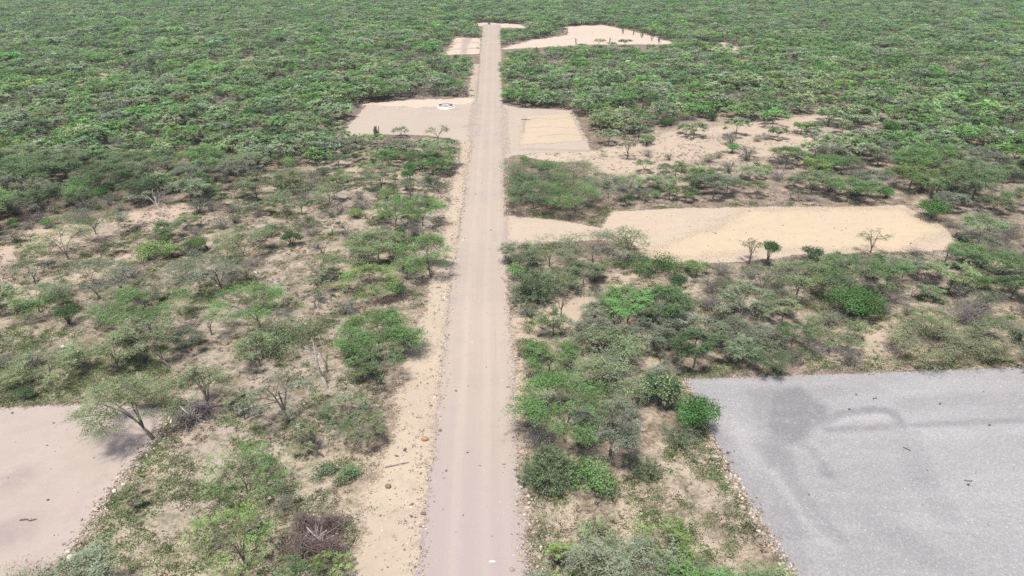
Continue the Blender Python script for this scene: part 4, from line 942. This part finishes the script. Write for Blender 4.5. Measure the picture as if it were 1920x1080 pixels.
pb = np.clip(.26 + .9 * (cl2 - .5) + .26 * mR + .12 * mL, .05, .8)
ps = np.clip(.12 + 1.1 * (cl - .52) - .06 * mR, .02, .5)
v_ = rs.random(N)
kind[v_ < pb] = 1; kind[(v_ >= pb) & (v_ < pb + ps)] = 2
sc = np.where(kind == 0, rs.uniform(.55, 1.12, N), np.where(kind == 1, rs.uniform(.6, 1.15, N), rs.uniform(.55, 1.1, N)))
sc *= (.82 + .36 * fbm(P[:, 0], P[:, 1], 18, 17)) * (1 - .12 * mL) * (1 - .12 * mR)
lowl_ = ins([(0, 1100), (200, 900), (300, 830), (420, 800), (700, 860), (690, 1130), (0, 1130)], 20); dens *= 1 - .85 * lowl_
rad = np.array([2.4, 1.9, 1.6, .8, 1.2])[kind] * sc
ok = u < dens
for c in CLEAR: ok &= sdist(P, c) < -(.25 + .5 * rad)
hd = np.min(np.hypot(P[:, None, 0] - hero_pts[None, :, 0], P[:, None, 1] - hero_pts[None, :, 1]) - .80 * hero_pts[None, :, 2], 1)
ok &= (hd > .55 * rad) & (depth(P[:, 1]) > 24)
# plants right in front of a clearing stay low: the photograph shows the clearings' near borders
hgt = np.array([3.1, 1.7, 1.9, 3.0, 2.8])[kind] * sc
dirv = unit(P) * (np.hypot(P[:, 0], P[:, 1]) * hgt / CAM_H)[:, None]
for c, pr_ in [(c, .92) for c in CLEAR[2:]] + [(NAT[q], .4) for q in ('far', 'rightp', 'rightq', 'gapb')]:
    hid = (sdist(P + dirv, c) > .3) | (sdist(P + dirv * .6, c) > .3)
    ok &= ~(hid & (rs.random(N) < pr_))
idx = np.where(ok)[0]
P = P[idx]; qx, qy, qz = qx[idx], qy[idx], qz[idx]; kind = kind[idx]; sc = sc[idx]; cl, cl2, cl3 = cl[idx], cl2[idx], cl3[idx]; mL, mR, mU = mL[idx], mR[idx], mU[idx]
vis = (qx > -25) & (qx < 1945) & (qy < 1105) & (qy > -10)
rk = rs.random(len(P))
nb = np.where(vis & (qz < 130) & (rk < .03))[0]; kind[nb[:38]] = 4
nc = np.where(vis & (qz > 105) & (qz < 240) & (rk > .955) & (cl3 > .47) & (mU < .2))[0]; nc = nc[np.argsort(qz[nc])][:110]; kind[nc] = 3
NAMES = ['thorn_tree', 'thorn_bush', 'leafy_shrub', 'column_cactus', 'bare_tree']
def pick_tone(i):
    k = kind[i]; r = rs.random()
    if k == 0:
        if mR[i] < .5 and mL[i] < .5 and r > .93: return 'lime' if r > .965 else 'bright'
        if cl[i] > .53 and r < .55: return 'mid' if r < .30 else 'bright'
        if mL[i] < .5 and mR[i] < .5: return ['grey', 'pale', 'mid', 'grey', 'mid', 'pale'][int(rs.random() * 6)]
        return ['grey', 'pale', 'olive', 'grey', 'mid', 'dull'][min(5, int(rs.random() * 6 * (.85 if mL[i] < .5 else .6)))]
    if k == 1: return ['dull', 'grey', 'dull', 'olive', 'mid'][int(rs.random() * 5)]
    return ['bright', 'lime', 'deep', 'mid', 'bright', 'dark'][int(rs.random() * 6)]
TONEW = {'grey': 'grey-green', 'pale': 'pale green', 'mid': 'mid-green', 'olive': 'olive', 'bright': 'bright green', 'lime': 'lime green', 'dark': 'dark green', 'deep': 'vivid green', 'dull': 'grey-brown'}
KW = {'thorn_tree': 'thorn tree', 'leafy_shrub': 'leafy shrub', 'thorn_bush': 'thorn bush', 'bare_tree': 'bare tree', 'column_cactus': 'cactus clump'}
tones = [pick_tone(i) for i in range(len(P))]
CAPS = [300, 300, 300, 120, 60]
have = [sum(1 for h in HERO if h[0] == n) for n in NAMES]
order = np.argsort(qz)
single = np.zeros(len(P), bool); cnt = list(have)
for i in order:
    if vis[i] and cnt[kind[i]] < CAPS[kind[i]]: single[i] = True; cnt[kind[i]] += 1
LX = np.array([[l[1], l[2]] for l in LAND])
recs = {}
for i in np.where(single)[0]:
    d = P[i] - LX; dd = np.hypot(d[:, 0], d[:, 1]); j = int(np.argmin(dd)); e = d[j]; D = dd[j]
    if abs(e[1]) > abs(e[0]): rel = ('just behind' if D < 5 else 'behind' if D < 11 else 'well behind') if e[1] > 0 else ('just before' if D < 5 else 'before' if D < 11 else 'well before')
    else: rel = ('just right of' if D < 5 else 'right of' if D < 11 else 'well right of') if e[0] > 0 else ('just left of' if D < 5 else 'left of' if D < 11 else 'well left of')
    nm = NAMES[kind[i]]; s = sc[i]
    size = 'small ' if s < .74 else 'large ' if s > .98 else 'medium '
    tw = '' if nm in ('bare_tree', 'column_cactus') else TONEW[tones[i]] + ' '
    if nm in ('bare_tree', 'column_cactus'): size = ''
    base = f'{size}{tw}{KW[nm]} {rel} {LAND[j][0]}'
    recs.setdefault(base, []).append((D, i))
ORD = ['nearest', 'second', 'third', 'fourth', 'fifth', 'sixth', 'seventh', 'eighth', 'ninth', 'tenth', 'eleventh', 'twelfth', 'thirteenth', 'fourteenth', 'fifteenth']
LAB = {}
for base, lst in recs.items():
    lst.sort()
    for q, (D, i) in enumerate(lst):
        LAB[i] = base if len(lst) == 1 else (base + ', the nearest' if q == 0 else f'{base}, {ORD[min(q, 14)]} nearest')
for i in np.where(single)[0]:
    nm = NAMES[kind[i]]; var = int(rs.integers(0, NVAR[nm]))
    if nm == 'thorn_tree': var = int(rs.integers(8, 11)) if rs.random() < .12 + .38 * mL[i] else int(rs.integers(0, 8))
    tint = jit(rs, TINT[tones[i]], .13)
    near = qz[i] < 78 and nm in PARTN
    rot = rs.uniform(0, 6.283); s = sc[i] * np.array([1, 1, rs.uniform(.85, 1.15)])
    if nm == 'bare_tree': s = s * rs.uniform(.8, 1.2)
    if near:
        root = bpy.data.objects.new(nm, None); link(root); root.empty_display_size = .3
        a_, b_ = me_parts(nm, var); pa, pb_ = PARTN[nm]
        part(pa, a_, root)
        if b_ is not None: part(pb_, b_, root, tint)
    else:
        root = bpy.data.objects.new(nm, me_whole(nm, var)); link(root); root['tint'] = tint
    root.location = (P[i][0], P[i][1], 0); root.rotation_euler = (0, 0, rot); root.scale = s
    tag(root, LAB[i], CAT[nm], GROUP[nm])

# ------------------------------------------------------------------ masses: one object per mass, instanced on points
def source(name, meshes):
    col = bpy.data.collections.new(name)
    for q, m in enumerate(meshes): col.objects.link(bpy.data.objects.new(f'{name}_{q:02d}', m))
    return col
def mass(name, col, pts, rot, scl, idx, tint, label, cat):
    me = bpy.data.meshes.new(name); n = len(pts)
    me.vertices.add(n); me.vertices.foreach_set('co', np.asarray(pts, np.float32).ravel())
    for nm, ty, d, key in (('rot', 'FLOAT_VECTOR', rot, 'vector'), ('scl', 'FLOAT_VECTOR', scl, 'vector'), ('tint', 'FLOAT_COLOR', np.concatenate([tint, np.ones((n, 1))], 1), 'color')):
        a = me.attributes.new(nm, ty, 'POINT'); a.data.foreach_set(key, np.asarray(d, np.float32).ravel())
    a = me.attributes.new('idx', 'INT', 'POINT'); a.data.foreach_set('value', np.asarray(idx, np.int32))
    o = link(bpy.data.objects.new(name, me))
    ng = bpy.data.node_groups.new(name, 'GeometryNodeTree')
    ng.interface.new_socket('Geometry', in_out='INPUT', socket_type='NodeSocketGeometry'); ng.interface.new_socket('Geometry', in_out='OUTPUT', socket_type='NodeSocketGeometry')
    N_ = ng.nodes; gi = N_.new('NodeGroupInput'); go = N_.new('NodeGroupOutput'); ip = N_.new('GeometryNodeInstanceOnPoints'); ci = N_.new('GeometryNodeCollectionInfo')
    ci.inputs['Collection'].default_value = col; ci.inputs['Separate Children'].default_value = True; ci.inputs['Reset Children'].default_value = True
    ip.inputs['Pick Instance'].default_value = True
    def na(nm, ty):
        a = N_.new('GeometryNodeInputNamedAttribute'); a.data_type = ty; a.inputs['Name'].default_value = nm; return a.outputs[0]
    Lk = ng.links.new
    Lk(gi.outputs[0], ip.inputs['Points']); Lk(ci.outputs[0], ip.inputs['Instance']); Lk(na('idx', 'INT'), ip.inputs['Instance Index'])
    Lk(na('rot', 'FLOAT_VECTOR'), ip.inputs['Rotation']); Lk(na('scl', 'FLOAT_VECTOR'), ip.inputs['Scale']); Lk(ip.outputs[0], go.inputs[0])
    o.modifiers.new('scatter', 'NODES').node_group = ng
    return tag(o, label, cat, kind='stuff')
for k, nm, far, mats, label, oname, cat in ((0, 'thorn_tree', FAR_TREE, [M_bark, M_leaf], 'unbroken grey-green thorn woodland spreading to the top of the view', 'thorn_woodland', 'woodland'),
                              (1, 'thorn_bush', FAR_BUSH, [M_grey, M_leaf], 'grey twiggy undergrowth filling the gaps of the thorn woodland', 'thorn_undergrowth', 'undergrowth'),
                              (2, 'leafy_shrub', FAR_SHRUB, [M_bark, M_dense], 'bright green shrubs dotted through the distant thorn woodland', 'shrubbery', 'shrubbery')):
    sel = np.where((kind == k) & ~single)[0]; n = len(sel)
    close = qz[sel] < 105
    nv = 8 if nm == 'thorn_tree' else NVAR[nm]; col = source(oname + '_kinds', [me_whole(nm, i) for i in range(nv)] + [both(W, L).mesh(nm, mats) for W, L in far])
    ix = np.where(close, rs.integers(0, nv, n), nv + rs.integers(0, len(far), n))
    s = sc[sel][:, None] * np.stack([np.ones(n), np.ones(n), rs.uniform(.85, 1.15, n)], 1)
    rot = np.stack([np.zeros(n), np.zeros(n), rs.uniform(0, 6.283, n)], 1)
    tn = np.array([jit(rs, TINT[tones[i]], .15) for i in sel])
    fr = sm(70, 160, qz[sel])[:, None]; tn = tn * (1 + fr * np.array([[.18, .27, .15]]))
    mass(oname, col, np.concatenate([P[sel], np.zeros((n, 1))], 1), rot, s, ix, tn, label, cat)
    print(oname, n, 'singles', cnt[k])

# low cover: herbs, dry tufts and loose stones
def tuft(seed, n, ln, wd, spread, up):
    r = np.random.default_rng(seed); mb = MB(); a = r.uniform(0, 6.283, n)
    B = np.stack([r.normal(0, spread, n), r.normal(0, spread, n), np.zeros(n)], 1)
    D = np.stack([np.cos(a), np.sin(a), r.uniform(.2, up, n)], 1)
    mb.add(leaves(r, B, D, ln * r.uniform(.6, 1.3, n), wd), 0, r.uniform(0, 1, n)); return mb.mesh('tuft', [M_leaf])
dry = source('dry_tufts_kinds', [tuft(1, 14, .22, .03, .05, 1.2), tuft(2, 18, .17, .035, .09, .7), tuft(3, 10, .26, .025, .04, 1.6)])
herb = source('herb_kinds', [tuft(11, 60, .12, .05, .22, .8), tuft(12, 50, .15, .04, .16, 1.2), tuft(13, 80, .10, .05, .30, .6)])
def area(n, ylo, yhi, seed):
    r = np.random.default_rng(seed); y = np.sqrt(r.uniform(ylo ** 2, yhi ** 2, n)); x = r.uniform(-1, 1, n) * (.75 * depth(y) + 6)
    return np.stack([x, y], 1), r
def offroad(Q, m):
    o = np.ones(len(Q), bool)
    for c in (ROAD_POLY, PAD_MID, PAD_SAND, PAD_LEFT, GRAV): o &= sdist(Q, c) < m
    return o
Q, r = area(110000, 18, 130, 5)
ax, ay, az = px(Q[:, 0], Q[:, 1])
inv = sm(-.5, .8, sdist(Q, VERGE))
pr = (.30 + .55 * inside(R_LEFT, ax, ay, 25) + .7 * inside(R_STRIP, ax, ay, 15)) * (1 - .35 * inv) * sm(.40, .62, fbm(Q[:, 0], Q[:, 1], 1.6, 71)) * 1.25
k = (r.random(len(Q)) < pr) & offroad(Q, -.15)
Q1 = Q[k]; n = len(Q1)
mass('dry_tufts', dry, np.concatenate([Q1, np.zeros((n, 1))], 1), np.stack([np.zeros(n), np.zeros(n), r.uniform(0, 6.28, n)], 1), np.repeat(r.uniform(.5, 1.25, n)[:, None], 3, 1), r.integers(0, 3, n),
     np.array([.115, .09, .065]) * r.uniform(.6, 1.5, (n, 1)) + r.uniform(0, .03, (n, 3)), 'dry brown tufts strewn over the bare tan soil', 'dry grass')
Q, r = area(90000, 18, 120, 6)
ax, ay, az = px(Q[:, 0], Q[:, 1])
lowl = inside([(60, 1080), (200, 900), (300, 830), (420, 800), (560, 900), (520, 1100), (40, 1110)], ax, ay, 30)
wgt = .17 + .19 * inside(R_LEFT, ax, ay, 25) + .16 * lowl + .30 * inside(R_STRIP, ax, ay, 20) + .15 * inside(R_RIGHT, ax, ay, 25) + .28 * inside([(-400, 640), (300, 650), (330, 750), (-400, 765)], ax, ay, 20)
edge = np.max([np.exp(-((sdist(Q, c) + 1.0) / .9) ** 2) for c in (PAD_LEFT, GRAV, PAD_SAND)], 0)
wgt = wgt + .22 * edge
nn = fbm(Q[:, 0], Q[:, 1], 2.6, 81) * .65 + fbm(Q[:, 0], Q[:, 1], .8, 83) * .35
k = (nn > .78 - wgt * .62) & (r.random(len(Q)) < .8) & offroad(Q, -.2) & (sdist(Q, VERGE) < .1)
Q1 = Q[k]; n = len(Q1)
tn = np.where(r.random((n, 1)) < .45, np.array([[.20, .21, .125]]), np.array([[.12, .175, .07]])) * r.uniform(.65, 1.35, (n, 1))
mass('ground_herbs', herb, np.concatenate([Q1, np.zeros((n, 1))], 1), np.stack([np.zeros(n), np.zeros(n), r.uniform(0, 6.28, n)], 1), np.repeat(r.uniform(.6, 1.5, n)[:, None], 3, 1), r.integers(0, 3, n), tn, 'patches of low green herbs creeping over the soil', 'ground cover')
# stones and clods along the road edges, the pads' rims and the verge
stones_c = source('stone_kinds', [rock(900 + i, 1.0, [.6, .5, .75, .4][i]).mesh('stone', [M_stone]) for i in range(4)])
pts = []; r = np.random.default_rng(8)
def along(line, n, off, wd, road=False):
    line = np.array(line); seg = np.hypot(*np.diff(line, axis=0).T); cum = np.concatenate([[0], np.cumsum(seg)])
    t = r.uniform(0, 1, n) ** 1.35 * cum[-1]
    x = np.interp(t, cum, line[:, 0]) + off + r.normal(0, wd, n); y = np.interp(t, cum, line[:, 1]) + r.normal(0, wd, n) * .3
    q_ = np.stack([x, y], 1)
    if road: q_ = q_[(sdist(q_, PAD_MID) < -.5) & (sdist(q_, PAD_SAND) < -.5)]
    pts.append(q_)
along(ROAD_L[:9], 4200, -.35, .45, True); along(ROAD_R[:8], 4200, .25, .45, True); along(ROAD_L[:9], 3400, -1.7, 1.0, True)
along([GRAV[6], GRAV[7], GRAV[8], GRAV[9], GRAV[0]], 1500, -.15, .30); along([GRAV[0], GRAV[1]], 200, 0, .5)
along(G([(40, 1130), (130, 1040), (195, 940), (240, 880), (285, 830), (320, 768)]), 1000, .1, .35)
n = 700; y = r.uniform(20, 110, n); pts.append(np.stack([np.interp(y, ROAD_L[:, 1], ROAD_L[:, 0]) + r.uniform(.2, 5.6, n), y], 1))
A_, r2 = area(2500, 18, 90, 12); pts.append(A_[(sdist(A_, PAD_LEFT) > .2) | ((sdist(A_, GRAV) > .2) & (r2.random(len(A_)) < .3)) | ((sdist(A_, PAD_SAND) > .2))])
A_, r2 = area(5000, 18, 100, 13); A_ = A_[(inside(R_LEFT, *px(*A_.T)[:2], 20) > .5) & offroad(A_, -.1)]; pts.append(A_[:900])
Q1 = np.concatenate(pts); n = len(Q1)
pal = np.array([[.50, .42, .33], [.38, .31, .25], [.60, .54, .46], [.20, .15, .12], [.12, .095, .08], [.36, .33, .32]])
sz = np.clip(r.lognormal(-3.15, .5, n), .018, .16)
zz = np.where(offroad(Q1, -.1), .012, .055) + sz * .15
mass('loose_stones', stones_c, np.concatenate([Q1, zz[:, None]], 1), r.uniform(0, 6.28, (n, 3)) * [.12, .12, 1], sz[:, None] * r.uniform(.7, 1.3, (n, 3)), r.integers(0, 4, n), pal[r.choice(6, n, p=[.27, .25, .17, .13, .08, .10])] * r.uniform(.75, 1.2, (n, 1)), 'loose stones and clods along the road edges and pad rims', 'stones')

# ------------------------------------------------------------------ the air: far things fade a little
def haze():
    k = NT('haze_air'); v = k.n('ShaderNodeVolumePrincipled')
    v.inputs['Color'].default_value = (.80, .92, .94, 1); v.inputs['Density'].default_value = .00030; v.inputs['Anisotropy'].default_value = .2
    k.l(v.outputs[0], k.out.inputs['Volume'])
    x, y0, y1, z0, z1 = 3300, -200, 3900, -1.5, 40
    V = [(a, b, c) for c in (z0, z1) for a, b in ((-x, y0), (x, y0), (x, y1), (-x, y1))]
    me = bpy.data.meshes.new('haze'); me.from_pydata(V, [], [(0, 3, 2, 1), (4, 5, 6, 7), (0, 1, 5, 4), (1, 2, 6, 5), (2, 3, 7, 6), (3, 0, 4, 7)]); me.materials.append(k.m)
    o = link(bpy.data.objects.new('haze', me)); tag(o, 'thin pale haze over the distant scrubland', 'haze', kind='stuff')
haze()
